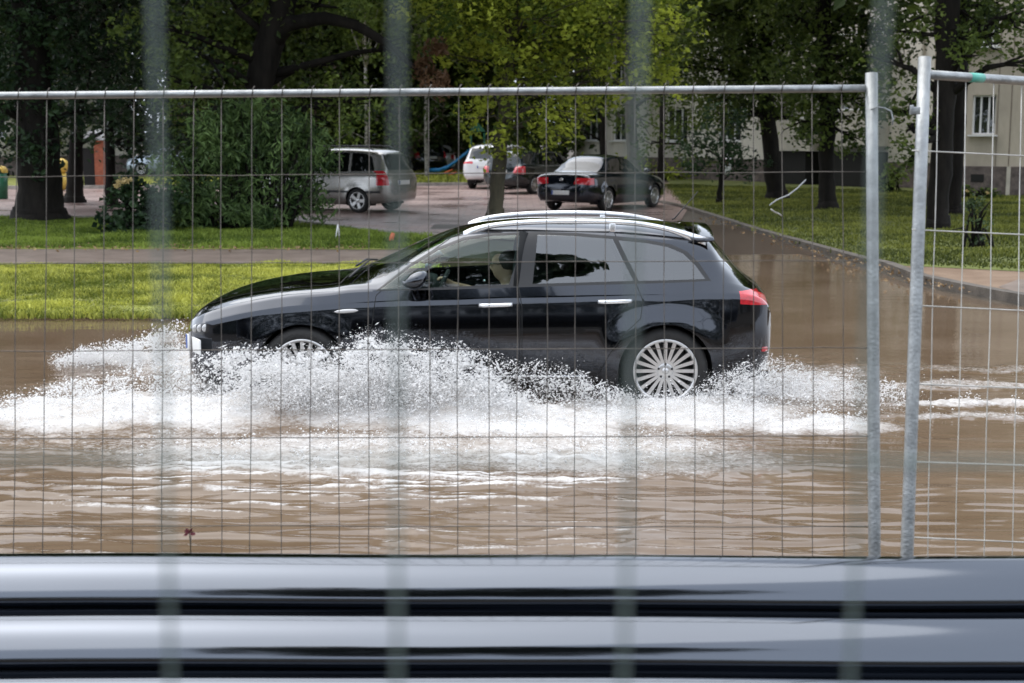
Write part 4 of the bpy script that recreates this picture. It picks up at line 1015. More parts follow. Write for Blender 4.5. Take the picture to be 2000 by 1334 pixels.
parked('van', 'suv', v5, black2, [[(.66, .80), (.88, .80), (.88, 1.15), (.66, 1.15)]], [(-.62, 1.10), (.62, 1.10), (.56, 1.49), (-.56, 1.49)], wheels=(-1.38, 1.38), r=.34, spokes=8)
rz = R(8); v6 = empty('hatchback', park(862, 336, rz, 1.32, -.8), rz, 'white hatchback far off behind the blue slide', 'car', 'cars beyond the playground lawn')
parked('hatchback', 'hat', v6, white, [[(.50, .70), (.86, .68), (.84, .93), (.56, .93)]], [(-.60, .99), (.60, .99), (.52, 1.32), (-.52, 1.32)], spokes=8)
rz = R(6); v7 = empty('hatchback', park(384, 343, rz, 1.32, -.8), rz, 'pale blue hatchback half hidden by leaves at left', 'car')
parked('hatchback', 'hat', v7, bluew, [[(.50, .70), (.86, .68), (.84, .93), (.56, .93)]], [(-.60, .99), (.60, .99), (.52, 1.32), (-.52, 1.32)], spokes=8)
rz = R(175); v8 = empty('hatchback', park(1444, 353, rz, 1.32, .8, .06), rz, 'white hatchback beyond the lawn, one wheel showing between tree trunks', 'car')
parked('hatchback', 'hat', v8, white, [[(.50, .70), (.86, .68), (.84, .93), (.56, .93)]], [(-.60, .99), (.60, .99), (.52, 1.32), (-.52, 1.32)], spokes=8)

# ---------------------------------------------------------------- the driver
def skin_obj(name, joints, bones, m, parent=None, root=0, lev=2):
    """joints: (x, y, z, radius); one continuous skinned surface"""
    me = bpy.data.meshes.new(name); me.from_pydata([j[:3] for j in joints], bones, []); o = link(name, me, parent)
    md = o.modifiers.new('Skin', 'SKIN'); md.use_smooth_shade = True
    if not me.skin_vertices: return o
    for i, j in enumerate(joints):
        sv = me.skin_vertices[0].data[i]; r_ = j[3]; sv.radius = r_ if isinstance(r_, tuple) else (r_, r_); sv.use_root = (i == root)
    sb = o.modifiers.new('Subdivision', 'SUBSURF'); sb.levels = lev; sb.render_levels = lev
    me.materials.append(m); return o
skin = mat('skin', (.42, .25, .17), .6, var=.1, scale=12)
dr = empty('person', CX0 + Vector((.12, -.37, .405)), 0, 'driver in dark shirt with short dark hair and sunglasses, bare arms on steering wheel', 'person')
J = [(.02, 0, .02, (.13, .15)), (.05, 0, .22, (.13, .15)), (.08, 0, .40, (.12, .17)), (.07, 0, .50, .06), (.045, 0, .56, .055), (.02, 0, .62, (.075, .085)), (.01, 0, .70, (.085, .095)), (.02, 0, .76, .055),
     # near arm: shoulder, elbow, wrist, palm
     (.07, -.19, .42, .055), (-.05, -.25, .22, .043), (-.17, -.235, .27, .035), (-.37, -.17, .375, .026), (-.425, -.15, .41, .034),
     # far arm
     (.07, .19, .42, .055), (-.10, .24, .40, .043), (-.26, .20, .46, .033), (-.38, .13, .50, .026), (-.43, .11, .53, .034),
     # legs
     (-.02, -.10, .0, .085), (-.42, -.12, .10, .07), (-.70, -.11, -.24, .045), (-.80, -.11, -.27, .035), (-.02, .10, 0, .085), (-.42, .12, .10, .07), (-.70, .11, -.24, .045), (-.80, .11, -.27, .035)]
Bn = [(0, 1), (1, 2), (2, 3), (3, 4), (4, 5), (5, 6), (6, 7), (2, 8), (8, 9), (9, 10), (10, 11), (11, 12), (2, 13), (13, 14), (14, 15), (15, 16), (16, 17), (0, 18), (18, 19), (19, 20), (20, 21), (0, 22), (22, 23), (23, 24), (24, 25)]
for pi_, sgn, up in ((12, -1, .03), (17, 1, .03)):
    bx, by, bz, _ = J[pi_]
    for k in range(4):                      # four fingers curled over the rim, then the thumb
        oy = (-.027 + .018 * k); L = (.85, 1, .97, .8)[k]; n0 = len(J)
        J += [(bx - .022, by + oy, bz + .022, .0095), (bx - .050 * L, by + oy, bz + .026, .009), (bx - .066 * L, by + oy, bz + .004, .008)]
        Bn += [(pi_, n0), (n0, n0 + 1), (n0 + 1, n0 + 2)]
    n0 = len(J); J += [(bx + .005, by + .036 * -sgn, bz + .012, .0105), (bx - .022, by + .052 * -sgn, bz + .016, .009)]; Bn += [(pi_, n0), (n0, n0 + 1)]
n0 = len(J); J += [(-.085, 0, .655, .012), (-.055, 0, .60, .03)]; Bn += [(5, n0), (5, n0 + 1)]
skin_obj('body', J, Bn, skin, dr)
SJ = [(.02, 0, .0, (.16, .18)), (.05, 0, .22, (.16, .18)), (.08, 0, .40, (.15, .21)), (.072, 0, .50, .088), (.07, -.20, .42, .085), (.00, -.235, .31, .066), (.07, .20, .42, .085), (-.01, .22, .41, .066)]
skin_obj('shirt', SJ, [(0, 1), (1, 2), (2, 3), (2, 4), (4, 5), (2, 6), (6, 7)], mat('dark_shirt', (.03, .035, .04), .9, var=.3, scale=20), dr)
TJ = [(.02, 0, -.02, (.15, .17)), (-.02, -.10, .0, .10), (-.42, -.12, .10, .082), (-.69, -.11, -.22, .06), (-.02, .10, 0, .10), (-.42, .12, .10, .082), (-.69, .11, -.22, .06)]
skin_obj('trousers', TJ, [(0, 1), (1, 2), (2, 3), (0, 4), (4, 5), (5, 6)], mat('dark_denim', (.03, .035, .05), .9), dr)
HJ = [(.055, 0, .60, .075), (.05, 0, .70, (.098, .108)), (.0, 0, .765, (.075, .095))]
skin_obj('hair', HJ, [(0, 1), (1, 2)], mat('dark_hair', (.035, .025, .02), .6, var=.4, scale=60), dr)
m = MB()
for s in (-1, 1): m.box((-.086, s * .036, .678), (.012, .056, .038), bev=.005)
for s in (-1, 1): m.tube([(-.085, s * .064, .683), (-.0, s * .098, .682)], .004, 5)
m.build('sunglasses', mat('dark_lens', (.012, .012, .014), .08, coat=1.0), dr)
# ---------------------------------------------------------------- buildings
wall_b = mat('beige_panel_wall', (.42, .365, .29), .85, var=.16, scale=1.1, bump=.2, bscale=30, stretch=(1, 1, .35))
wall_w = mat('pale_render_wall', (.56, .52, .45), .85, var=.15, scale=.9, bump=.2, bscale=30, stretch=(1, 1, .35))
wall_p = mat('pinkish_wall', (.42, .32, .27), .85, var=.15, scale=.8)
stone = mat('rubble_plinth', (.075, .06, .055), .9, col2=(.17, .135, .12), scale=5, bump=.6, bscale=7)
frame_m = mat('white_frame', (.72, .71, .69), .45)
pane_m = glass('window_pane', (.25, .30, .29), 2.2, .55, (.03, .035, .035))
roof_m = mat('roof_felt', (.06, .06, .06), .9)
conc = mat('balcony_panel', (.47, .43, .36), .8, var=.15, scale=2)
dark_m = mat('opening_shade_black', (.012, .011, .01), .9)  # near-black colour painting the shade inside openings
def building(name, p0, p1, depth, H, wallm, plinth, wins, label, seams=(), balconies=(), floors=()):
    """front from p0 to p1 on the ground (left to right as seen); local x along the front, y into the house"""
    p0 = Vector((p0[0], p0[1], 0)); p1 = Vector((p1[0], p1[1], 0)); d = p1 - p0; L = d.length; rz = math.atan2(d.y, d.x)
    root = empty(name, p0, rz, label, 'building')
    # front wall as strips round its openings
    m = MB(); xs_ = sorted({0, L} | {w_[0] for w_ in wins} | {w_[0] + w_[2] for w_ in wins}); zs_ = sorted({0.0, float(plinth), float(H)} | {w_[1] for w_ in wins} | {w_[1] + w_[3] for w_ in wins})
    for a, b in zip(xs_[:-1], xs_[1:]):
        for c, e in zip(zs_[:-1], zs_[1:]):
            cx, cz = (a + b) / 2, (c + e) / 2
            if any(w_[0] < cx < w_[0] + w_[2] and w_[1] < cz < w_[1] + w_[3] for w_ in wins): continue
            if cz < plinth: continue
            m.add([(a, 0, c), (b, 0, c), (b, 0, e), (a, 0, e)], [(0, 1, 2, 3)])
    for (x, z, w_, h) in [w_[:4] for w_ in wins]:
        t_ = .16; m.add([(x, 0, z), (x + w_, 0, z), (x + w_, 0, z + h), (x, 0, z + h), (x, t_, z), (x + w_, t_, z), (x + w_, t_, z + h), (x, t_, z + h)], [(0, 1, 5, 4), (1, 2, 6, 5), (2, 3, 7, 6), (3, 0, 4, 7)])
    m.add([(0, 0, 0), (0, depth, 0), (0, depth, H), (0, 0, H), (L, 0, 0), (L, depth, 0), (L, depth, H), (L, 0, H)], [(0, 1, 2, 3), (4, 7, 6, 5), (1, 5, 6, 2)])
    m.build('wall', wallm, root)
    m = MB(); m.box((L / 2, depth / 2, H + .1), (L + .6, depth + .6, .2)); m.build('roof', roof_m, root)
    m = MB(); m.box((L / 2, .10, plinth / 2), (L + .02, .30, plinth)); m.build('plinth', stone, root)
    for w_ in wins:
        x, z, ww, h = w_[:4]; f = MB(); t_ = .055
        f.box((x + ww / 2, .12, z + t_ / 2), (ww, .06, t_)); f.box((x + ww / 2, .12, z + h - t_ / 2), (ww, .06, t_))
        for q in (t_ / 2, ww * .34, ww * .68, ww - t_ / 2): f.box((x + q, .121, z + h / 2), (t_, .058, h - 2 * t_))
        fo_ = f.build('window', frame_m, root)
        f = MB(); f.box((x + ww / 2, .14, z + h / 2), (ww - .04, .012, h - .04)); f.build('pane', pane_m, fo_)
        f = MB(); f.box((x + ww / 2, -.05, z - .03), (ww + .16, .24, .05)); f.build('sill', frame_m, fo_)
        if len(w_) > 4:
            f = MB(); vs = []; fs = []
            for i in range(13): xx = x + .06 + (ww * .6) * i / 12; vs += [(xx, .22 + .03 * math.sin(i * 1.9), z + .05), (xx, .22 + .03 * math.sin(i * 1.9 + .4), z + h - .05)]
            f.add(vs, [(2 * i, 2 * i + 2, 2 * i + 3, 2 * i + 1) for i in range(12)], 0, True); f.build('curtain', mat('net_curtain', (.55, .55, .52), .9), fo_)
    for x in seams:
        m = MB(); m.box((x, -.004, (plinth + H) / 2), (.035, .012, H - plinth)); m.build('panel_joint', mat('joint_filler', (.20, .165, .13), .9), root)
    for (x, z, ww, h, dp) in balconies:
        m = MB(); m.box((x + ww / 2, -dp / 2, z - .08), (ww, dp, .16)); bo_ = m.build('balcony', conc, root)
        m = MB(); m.box((x + ww / 2, -dp + .04, z + h / 2), (ww, .07, h)); m.box((x + .035, -dp / 2, z + h / 2), (.07, dp - .08, h)); m.box((x + ww - .035, -dp / 2, z + h / 2), (.07, dp - .08, h)); m.build('parapet', conc, bo_)
        m = MB(); m.tube([(x, -dp + .04, z + h + .06), (x + ww, -dp + .04, z + h + .06)], .03, 6); m.build('handrail', frame_m, bo_)
    return root
def G2(px, v): g = gnd(px, v, 0.05); return (g.x, g.y)
# right: beige panel block
a0, a1 = G2(1868, 381), G2(2330, 391); La = math.hypot(a1[0] - a0[0], a1[1] - a0[1])
sA = FPX / at(1918, 380, a0[1]).y
uA = lambda px: (px - 1868) / (2330 - 1868) * La * 1.0
zA = lambda v: (381 - v) / sA * 1.0
bA = building('apartment_block', a0, a1, 12, 12.5, wall_b, zA(322), [(uA(1893), zA(262), uA(1942) - uA(1893), zA(187) - zA(262), 1), (uA(1893), zA(262) + 2.8, uA(1942) - uA(1893), zA(187) - zA(262), 1), (uA(2085), zA(262), uA(1942) - uA(1893), zA(187) - zA(262), 1), (uA(2085), zA(262) + 2.8, uA(1942) - uA(1893), zA(187) - zA(262), 1)],
              'beige panel apartment block on stone plinth at right, white tilted window', seams=(uA(1946), uA(1973), uA(2060)))
m = MB(); m.box((uA(1911), -.052, zA(345)), (.42, .012, .26)); m.build('cellar_vent', dark_m, bA)
m = MB(); m.box((uA(1975), -.06, zA(350)), (.12, .04, zA(322) - .05)); m.build('plinth_pier', conc, bA)
# pale long block behind the right hand trees
b0, b1 = G2(1120, 341), G2(1815, 369); Lb = math.hypot(b1[0] - b0[0], b1[1] - b0[1])
def uB(px):
    """distance along the pale front at picture column px"""
    k = (px - 1000) / FPX; d = (b1[0] - b0[0], b1[1] - b0[1]); c, s_ = k * _cp, 0
    kk = k / ray(1000, 320).y; t_ = (kk * b0[1] - b0[0]) / (d[0] - kk * d[1]); return t_ * Lb
wl = []
for px in (1138, 1196, 1300, 1400, 1500, 1600, 1672):
    for fl_ in range(4): wl.append((uB(px), 1.75 + 2.8 * fl_, 1.5, 1.45) + ((1,) if fl_ == 0 else ()))
bB = building('apartment_block', b0, b1, 12, 12.5, wall_w, 1.0, wl, 'pale rendered apartment block with balconies behind the lawn trees', seams=(uB(1240), uB(1400), uB(1530), uB(1700)),
              balconies=[(uB(1530), 1.55, 2.6, 1.05, 1.1), (uB(1530), 4.35, 2.6, 1.05, 1.1), (uB(1648), 1.75, 2.3, 1.15, 1.2), (uB(1648), 4.55, 2.3, 1.15, 1.2)])
m = MB(); m.tube([(uB(1797), -.08, .3), (uB(1797), -.08, 12.4)], .06, 8); m.build('downpipe', conc, bB)
for px in (1533, 1650):
    m = MB(); m.box((uB(px) + 1.1, -.5, .72), (2.2, 1.0, 1.3)); m.build('opening_shade', dark_m, bB)  # solid black box, painting the dark opening below the balcony
# beyond the playground
c0, c1 = G2(330, 334), G2(1000, 331)
Lc = math.hypot(c1[0] - c0[0], c1[1] - c0[1]); wl = [(2 + 4.2 * k, 1.9 + 2.8 * fl_, 1.7, 1.45) for k in range(int((Lc - 4) / 4.2)) for fl_ in range(4)]
building('apartment_block', c0, c1, 12, 12.5, wall_p, 1.0, wl, 'long pinkish apartment block far off behind the playground', seams=())
d0, d1 = G2(-330, 346), G2(260, 341)
Ld = math.hypot(d1[0] - d0[0], d1[1] - d0[1]); wl = [(2 + 4.2 * k, 1.9 + 2.8 * fl_, 1.7, 1.45) for k in range(int((Ld - 4) / 4.2)) for fl_ in range(4)]
building('apartment_block', d0, d1, 12, 12.5, wall_w, 1.0, wl, 'pale apartment block glimpsed through the dark tree at far left', seams=())

# ---------------------------------------------------------------- playground and small things
blue = mat('blue_plastic', (.02, .20, .42), .35, var=.1); orange = mat('orange_plastic', (.62, .13, .03), .45, var=.12); yellow = mat('yellow_plastic', (.62, .42, .08), .5, var=.15); green_p = mat('green_plastic', (.02, .12, .06), .4, var=.15)
wood = mat('brown_timber', (.09, .05, .03), .8, var=.3, scale=6, stretch=(1, 1, .2))
Ys = gnd(880, 348).y
sl = empty('slide', at(880, 346, Ys), 0, 'blue playground slide with orange side boards on the far lawn', 'slide'); oS = sl.location.copy(); oS.z = 0.06; sl.location.z = .06
m = MB(); pts = [at(px, v, Ys) - oS for px, v in ((838, 336), (858, 335), (874, 330), (890, 319), (905, 307), (918, 297))]; vs = []
for p in pts: vs += [p + Vector((0, -.28, .16)), p + Vector((0, -.25, 0)), p + Vector((0, .25, 0)), p + Vector((0, .28, .16))]
m.add(vs, [(4 * i + j, 4 * i + j + 1, 4 * i + 5 + j, 4 * i + 4 + j) for i in range(5) for j in range(3)], 0, True); o = m.build('chute', blue, sl); o.modifiers.new('Solid', 'SOLIDIFY').thickness = .04
m = MB(); p = pts[-1]; m.box(p + Vector((.35, 0, -.02)), (.75, .7, .05)); m.build('platform', wood, sl)
for dx in (.05, .68):
    for dy in (-.3, .3): m = MB(); m.tube([(p.x + dx, dy, 0), (p.x + dx, dy, p.z + .9)], .05, 8); m.build('post', green_p, sl)
m = MB(); m.add([p + Vector((-.05, -.42, .95)), p + Vector((.75, -.42, .95)), p + Vector((.35, -.42, 1.4)), p + Vector((-.05, .42, .95)), p + Vector((.75, .42, .95)), p + Vector((.35, .42, 1.4))], [(0, 2, 5, 3), (1, 4, 5, 2), (0, 1, 2), (3, 5, 4)]); m.build('roof', green_p, sl)
for px0, v0, px1, v1 in ((868, 338, 884, 331), (876, 342, 892, 336)):
    m = MB(); m.tube([at(px0, v0, Ys - .5) - oS, at(px1, v1, Ys - .5) - oS], .05, 6); m.build('side_board', orange, sl)
Yp = gnd(122, 372).y
fg = empty('playground_figure', gnd(122, 372, .06), 0, 'yellow rounded playground figure glimpsed between the two left trunks', 'play figure')
sc = Yp / FPX
def blob(r, c, sq=1.0, n=12):
    m = MB(); vs = []
    for i in range(9):
        e = -math.pi / 2 + math.pi * i / 8
        for j in range(n): a = 2 * math.pi * j / n; q = 1 + .06 * math.sin(3 * a + i); vs.append((c[0] + r * q * math.cos(e) * math.cos(a), c[1] + r * q * math.cos(e) * math.sin(a), c[2] + r * sq * math.sin(e)))
    return m.add(vs, [(i * n + j, i * n + (j + 1) % n, i * n + n + (j + 1) % n, i * n + n + j) for i in range(8) for j in range(n)], 0, True)
blob(17 * sc, (0, 0, 17 * sc)).build('body', yellow, fg); blob(14 * sc, (0, 0, 46 * sc)).build('head', yellow, fg)
ho = empty('playhouse', gnd(192, 366, .06), R(4), 'orange red playhouse with dark doorway behind the slim left trunk', 'playhouse'); k = ho.location.y / FPX
m = MB(); m.box((6 * k, .5, 45 * k), (20 * k, 1.2, 90 * k)); m.build('wall', mat('weathered_orange', (.30, .085, .04), .7, var=.25), ho); m = MB(); m.box((-16 * k, .5, 38 * k), (21 * k, 1.0, 76 * k)); m.build('doorway', dark_m, ho)
m = MB(); m.prism([(-30 * k, 91 * k), (20 * k, 91 * k), (-5 * k, 112 * k)], -.3, 1.4, 'Y'); m.build('roof', mat('tin_roof', (.4, .4, .4), .5), ho)
bn = empty('waste_bin', gnd(4, 388, .06), 0, 'dark green bin with yellow lid at the left edge of the view', 'bin'); k = bn.location.y / FPX
m = MB(); m.lathe([(.001, 0), (11 * k, 0), (13 * k, 50 * k), (.001, 50 * k)], 'Z', 16); m.build('body', green_p, bn); m = MB(); m.lathe([(13.5 * k, 50 * k), (13.5 * k, 55 * k), (9 * k, 62 * k), (.001, 64 * k)], 'Z', 16); m.build('lid', yellow, bn)
def stake(name, px, v0, px1, v1, r, m_, label, cat):
    g = gnd(px, v0, .05); o = empty(name, g, 0, label, cat); m = MB(); p = at(px1, v1, g.y) - g; m.tube([(0, 0, -.05), p * .5, p], [r, r, r * .8], 6); m.build('rod', m_, o); return o
st = stake('marker_stake', 763, 471, 768, 455, .045, orange, 'orange marker stake leaning at the grass edge', 'stake')
st = stake('marker_stake', 655, 468, 660, 438, .014, frame_m, 'thin white stake with a bent leg in the grass strip', 'stake')
m = MB(); m.tube([at(660, 438, st.location.y) - st.location, at(662, 452, st.location.y) - st.location, at(663, 470, st.location.y) - st.location], .012, 5); m.build('bent_leg', frame_m, st)
# ---------------------------------------------------------------- trees, bushes, grass
bark_d = mat('dark_wet_bark', (.012, .010, .008), .9, spec=.2, var=.5, scale=5, bump=.8, bscale=9, stretch=(1, 1, .25))
bark_g = mat('grey_bark', (.10, .095, .08), .9, var=.4, scale=5, bump=.7, bscale=9, stretch=(1, 1, .25))
bark_m = mat('mossy_bark', (.055, .048, .028), .9, var=.45, scale=5, bump=.8, bscale=9, stretch=(1, 1, .25))
birch = mat('birch_bark', (.42, .39, .34), .8, col2=(.06, .05, .045), scale=6, stretch=(1, 1, 2.5))
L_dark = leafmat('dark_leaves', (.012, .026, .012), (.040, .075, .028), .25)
L_mid = leafmat('mid_leaves', (.030, .056, .014), (.18, .24, .05), .45)
L_lime = leafmat('maple_leaves', (.055, .095, .014), (.52, .58, .08), .55)
L_back = leafmat('far_row_leaves', (.022, .038, .012), (.13, .175, .042), .42)  # duller green for the trees of the far row
L_oak = leafmat('oak_leaves', (.026, .046, .013), (.15, .20, .042), .42)
L_willow = leafmat('willow_leaves', (.030, .060, .020), (.20, .30, .10), .4)
L_brown = leafmat('withered_leaves', (.085, .045, .022), (.18, .10, .055), .3)
def leaf_cloud(C_, r_, n, size, tone, shape=(1, 1, 1), narrow=.55, droop=.35):
    """n leaves spread round each clump centre; diamond shaped blades. returns V, F, T"""
    k = len(C_); N = k * n
    g = rng.normal(size=(k, n, 3)); g /= np.linalg.norm(g, axis=2, keepdims=True); rad = rng.random((k, n, 1)) ** .45
    P = C_[:, None, :] + g * rad * np.asarray(r_).reshape(-1, 1, 1) * np.asarray(shape)
    P = P.reshape(N, 3)
    a = rng.normal(size=(N, 3)); a[:, 2] = a[:, 2] * .55 - droop; a /= np.linalg.norm(a, axis=1)[:, None]
    b = np.cross(a, rng.normal(size=(N, 3))); b /= np.linalg.norm(b, axis=1)[:, None]
    s = size * (.6 + .8 * rng.random((N, 1)))
    cr = np.cross(a, b) * s * .12
    V = np.stack([P - a * s * .5, P + b * s * narrow * .5 + cr, P + a * s * .5, P - b * s * narrow * .5 + cr], 1).reshape(-1, 3)
    F = np.arange(N * 4).reshape(N, 4)
    T = np.clip(np.repeat(np.asarray(tone), n) + rng.normal(0, .13, N), 0, 1)
    return V, F, np.repeat(T, 4)
def clumps(ells, dens, rc):
    """clump centres through ellipsoids (cx, cy, cz, rx, ry, rz), more of them near the skin"""
    CC, RR_, TT = [], [], []
    for (cx, cy, cz, rx, ry, rz_) in ells:
        vol = 4.19 * rx * ry * rz_; n = max(6, int(dens * vol ** .8))
        g = rng.normal(size=(n, 3)); g /= np.linalg.norm(g, axis=1)[:, None]; q = (.25 + .75 * rng.random((n, 1)) ** .6)
        c = g * q * [rx, ry, rz_] + [cx, cy, cz]; CC.append(c); RR_.append(rc * (.6 + .8 * rng.random(n))); TT.append(np.clip(.45 + .30 * rng.normal(size=n), 0, 1))  # random clump tones: leaf variety plus painted highlights and deep shadow
    return np.concatenate(CC), np.concatenate(RR_), np.concatenate(TT)
def tree(name, base, trunk, ells, label, leaf, bark, n=26, size=.17, dens=2.2, rc=.42, group=None, limbs=(), flare=1.5, high=None, cat='tree', narrow=.55, extra=None, droop=.35):
    """base: picture point of the foot; trunk: (px, v, width px) upward; ells: (px, v, rx px, ry px[, back m]) crown lobes at the tree's own distance.
    high: (height m, radius m) of the crown above the frame"""
    g = gnd(base[0], base[1], .06); root = empty(name, g, 0, label, cat, group); s = at(base[0], base[1], g.y); sc_ = (g.y * _cp + 1.5 * _sp) / FPX
    W = lambda px, v: at(px, v, g.y) - g
    pts = [Vector((0, 0, -.15))]; rs = [trunk[0][2] * sc_ / 2 * flare]
    pts.append(Vector((0, 0, .12))); rs.append(trunk[0][2] * sc_ / 2 * (1 + (flare - 1) * .45))
    for (px, v, w_) in trunk:
        p = W(px, v); pts.append(p); rs.append(w_ * sc_ / 2)
    m = MB(); P2 = []; R2 = []
    for i in range(len(pts) - 1):
        for k in range(4):
            u = k / 4; P2.append(pts[i].lerp(pts[i + 1], u) + Vector((rng.normal(0, .012), rng.normal(0, .012), 0)) * (1 if i else 0)); R2.append((rs[i] * (1 - u) + rs[i + 1] * u) * (1 + rng.normal(0, .03)))
    P2.append(pts[-1]); R2.append(rs[-1]); m.tube(P2, R2, 14)
    E_ = []
    for e in ells:
        c = W(e[0], e[1]); rx, ry = e[2] * sc_, e[3] * sc_; bk = e[4] if len(e) > 4 else 0.0
        E_.append((c.x, c.y + bk, c.z, rx, min(max(rx, .5), 2.6) * .8, ry))
    top = pts[-1]
    if high:
        hz, hr = high
        for k in range(5):
            a = 2 * math.pi * k / 5 + rng.random(); E_.append((top.x + math.cos(a) * hr * .55, top.y + math.sin(a) * hr * .55, hz * (.62 + .12 * k / 5), hr * .7, hr * .7, hz * .22))
        m.tube([top, top.lerp(Vector((top.x * .8, 0, hz * .85)), .5), Vector((top.x * .8, 0, hz * .85))], [rs[-1], rs[-1] * .7, .03], 10)
    src = [p for p in P2 if p.z > .35 * P2[-1].z]
    for e in E_:
        c = Vector(e[:3]); o = min(src, key=lambda q: (q - c).length + abs(q.z - (c.z - .8)) * .6); rr = max(.018, min(rs[-1] * .42, .10))
        mid = o.lerp(c, .55) + Vector((rng.normal(0, .15), rng.normal(0, .15), .18)); m.tube([o, mid, c], [rr, rr * .65, rr * .25], 7)
        for k in range(3):
            t2 = c + Vector((rng.normal(0, e[3] * .5), rng.normal(0, e[4] * .5), rng.normal(0, e[5] * .5))); m.tube([mid.lerp(c, .4), mid.lerp(t2, .7), t2], [rr * .4, rr * .25, .006], 5)
    for lb in limbs: m.tube([W(px, v) + Vector((0, d, 0)) for px, v, w_, d in lb], [w_ * sc_ / 2 for px, v, w_, d in lb], 10)
    m.build('trunk', bark, root)
    lowE = [e for e in E_ if e[2] - e[5] * .3 < 6.2]; hiE = [e for e in E_ if e[2] - e[5] * .3 >= 6.2]
    VS, FS, TS = [], [], []; off = 0
    for es, nn, sz, dn, rr in ((lowE, n, size, dens, rc), (hiE, 30, .32, 1.4, .85)):
        if not es: continue
        c, r_, t_ = clumps(es, dn, rr); V, F, T = leaf_cloud(c, r_, nn, sz, t_, narrow=narrow, droop=droop); VS.append(V); FS.append(F + off); TS.append(T); off += len(V)
    bulk('crown', np.concatenate(VS), np.concatenate(FS), leaf, root, tone=np.concatenate(TS))
    if extra:
        c, r_, t_ = clumps([(W(e[0], e[1]).x, W(e[0], e[1]).y - .9, W(e[0], e[1]).z, e[2] * sc_, .5, e[3] * sc_) for e in extra[0]], dens * .8, rc * .6); V, F, T = leaf_cloud(c, r_, n, size, t_, droop=.8); bulk('withered_branch', V, F, extra[1], root, tone=T)
    return root
# left
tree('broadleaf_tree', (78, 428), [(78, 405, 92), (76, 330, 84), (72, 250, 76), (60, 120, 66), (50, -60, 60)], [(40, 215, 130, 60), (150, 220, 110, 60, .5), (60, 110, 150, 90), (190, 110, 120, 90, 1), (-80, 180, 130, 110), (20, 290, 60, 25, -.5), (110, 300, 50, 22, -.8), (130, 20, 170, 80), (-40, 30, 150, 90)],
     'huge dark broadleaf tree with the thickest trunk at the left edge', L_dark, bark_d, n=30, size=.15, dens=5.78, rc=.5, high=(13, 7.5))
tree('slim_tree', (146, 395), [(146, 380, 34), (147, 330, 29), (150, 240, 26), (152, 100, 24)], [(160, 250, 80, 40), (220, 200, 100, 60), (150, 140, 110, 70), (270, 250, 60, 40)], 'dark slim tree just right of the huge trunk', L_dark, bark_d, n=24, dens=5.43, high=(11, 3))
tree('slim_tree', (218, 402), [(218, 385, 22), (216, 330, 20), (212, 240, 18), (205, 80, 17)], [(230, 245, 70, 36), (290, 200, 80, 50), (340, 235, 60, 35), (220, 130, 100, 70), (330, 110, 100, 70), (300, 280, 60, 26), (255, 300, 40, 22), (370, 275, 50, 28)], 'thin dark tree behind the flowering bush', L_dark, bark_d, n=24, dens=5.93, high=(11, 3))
tree('spreading_tree', (476, 432), [(478, 400, 60), (486, 300, 54), (500, 200, 52), (520, 100, 56), (556, 0, 52), (580, -80, 44)],
     [(400, 110, 110, 90, -1), (330, 60, 110, 80, -1), (430, 210, 100, 55, -1), (520, 230, 80, 45, -.5), (620, 210, 100, 60, .5), (640, 120, 110, 55, 1), (720, 190, 90, 50, .6), (460, 10, 130, 60), (660, 15, 140, 45), (780, 90, 90, 50, .5), (350, 160, 80, 60, -1.2)],
     'large dark tree with a long limb reaching right above the minivan', L_mid, bark_d, n=28, size=.14, dens=4.94, rc=.46, high=(13, 7.5), limbs=[[(524, 92, 40, 0), (570, 46, 30, -.2), (640, 38, 25, -.4), (700, 52, 21, -.5), (760, 88, 16, -.5), (810, 132, 10, -.4), (850, 168, 5, -.3)]])
# birches beyond the lot
for px, v, w_, lab in ((716, 352, 7, 'thin pale birch behind the silver minivan'), (833, 346, 8, 'thin pale birch left of the blue slide')):
    tree('birch_tree', (px, v), [(px, v - 20, w_), (px - 1, v - 100, w_ * .9), (px - 2, v - 220, w_ * .8)], [(px - 20, v - 170, 70, 55), (px + 25, v - 120, 45, 35), (px + 10, v - 260, 70, 70), (px - 40, v - 90, 35, 25)], lab, L_mid, birch, n=22, size=.26, dens=.9, rc=.8, high=(14, 3.5), flare=1.15)
# the bright maple
tree('maple_tree', (967, 432), [(969, 400, 30), (973, 340, 29), (980, 280, 27), (990, 180, 23), (1002, 60, 20), (1010, -60, 16)],
     [(975, 285, 62, 20, -.4), (935, 232, 50, 40, -.6), (1010, 236, 60, 36, -.8), (1070, 205, 70, 45, -.4), (1085, 262, 42, 26, -.5), (920, 60, 60, 50), (1000, 35, 70, 40, -.8), (1090, 40, 80, 45, -1), (1010, 120, 100, 55, -.2), (1120, 120, 90, 55, -.5), (1200, 85, 80, 50, -.6), (1290, 60, 75, 60, -.4), (1325, 40, 55, 55, -.6), (1260, 150, 80, 50, -.2), (1320, 120, 40, 40), (1180, 20, 100, 40), (1200, 180, 60, 40), (1130, 230, 60, 35, .4), (1060, 0, 110, 40), (1250, 10, 110, 45), (1150, 70, 90, 45, -.8), (980, 90, 80, 40, -.7), (900, 110, 50, 40), (1050, 150, 80, 40, -.5), (940, 180, 60, 36, -.4)],
     'bright yellow green maple standing in front of the parked cars', L_lime, bark_m, n=30, size=.135, dens=7.29, rc=.36, high=(8.2, 2.4), extra=([(838, 140, 28, 34), (850, 100, 22, 16), (866, 165, 16, 20)], L_brown))
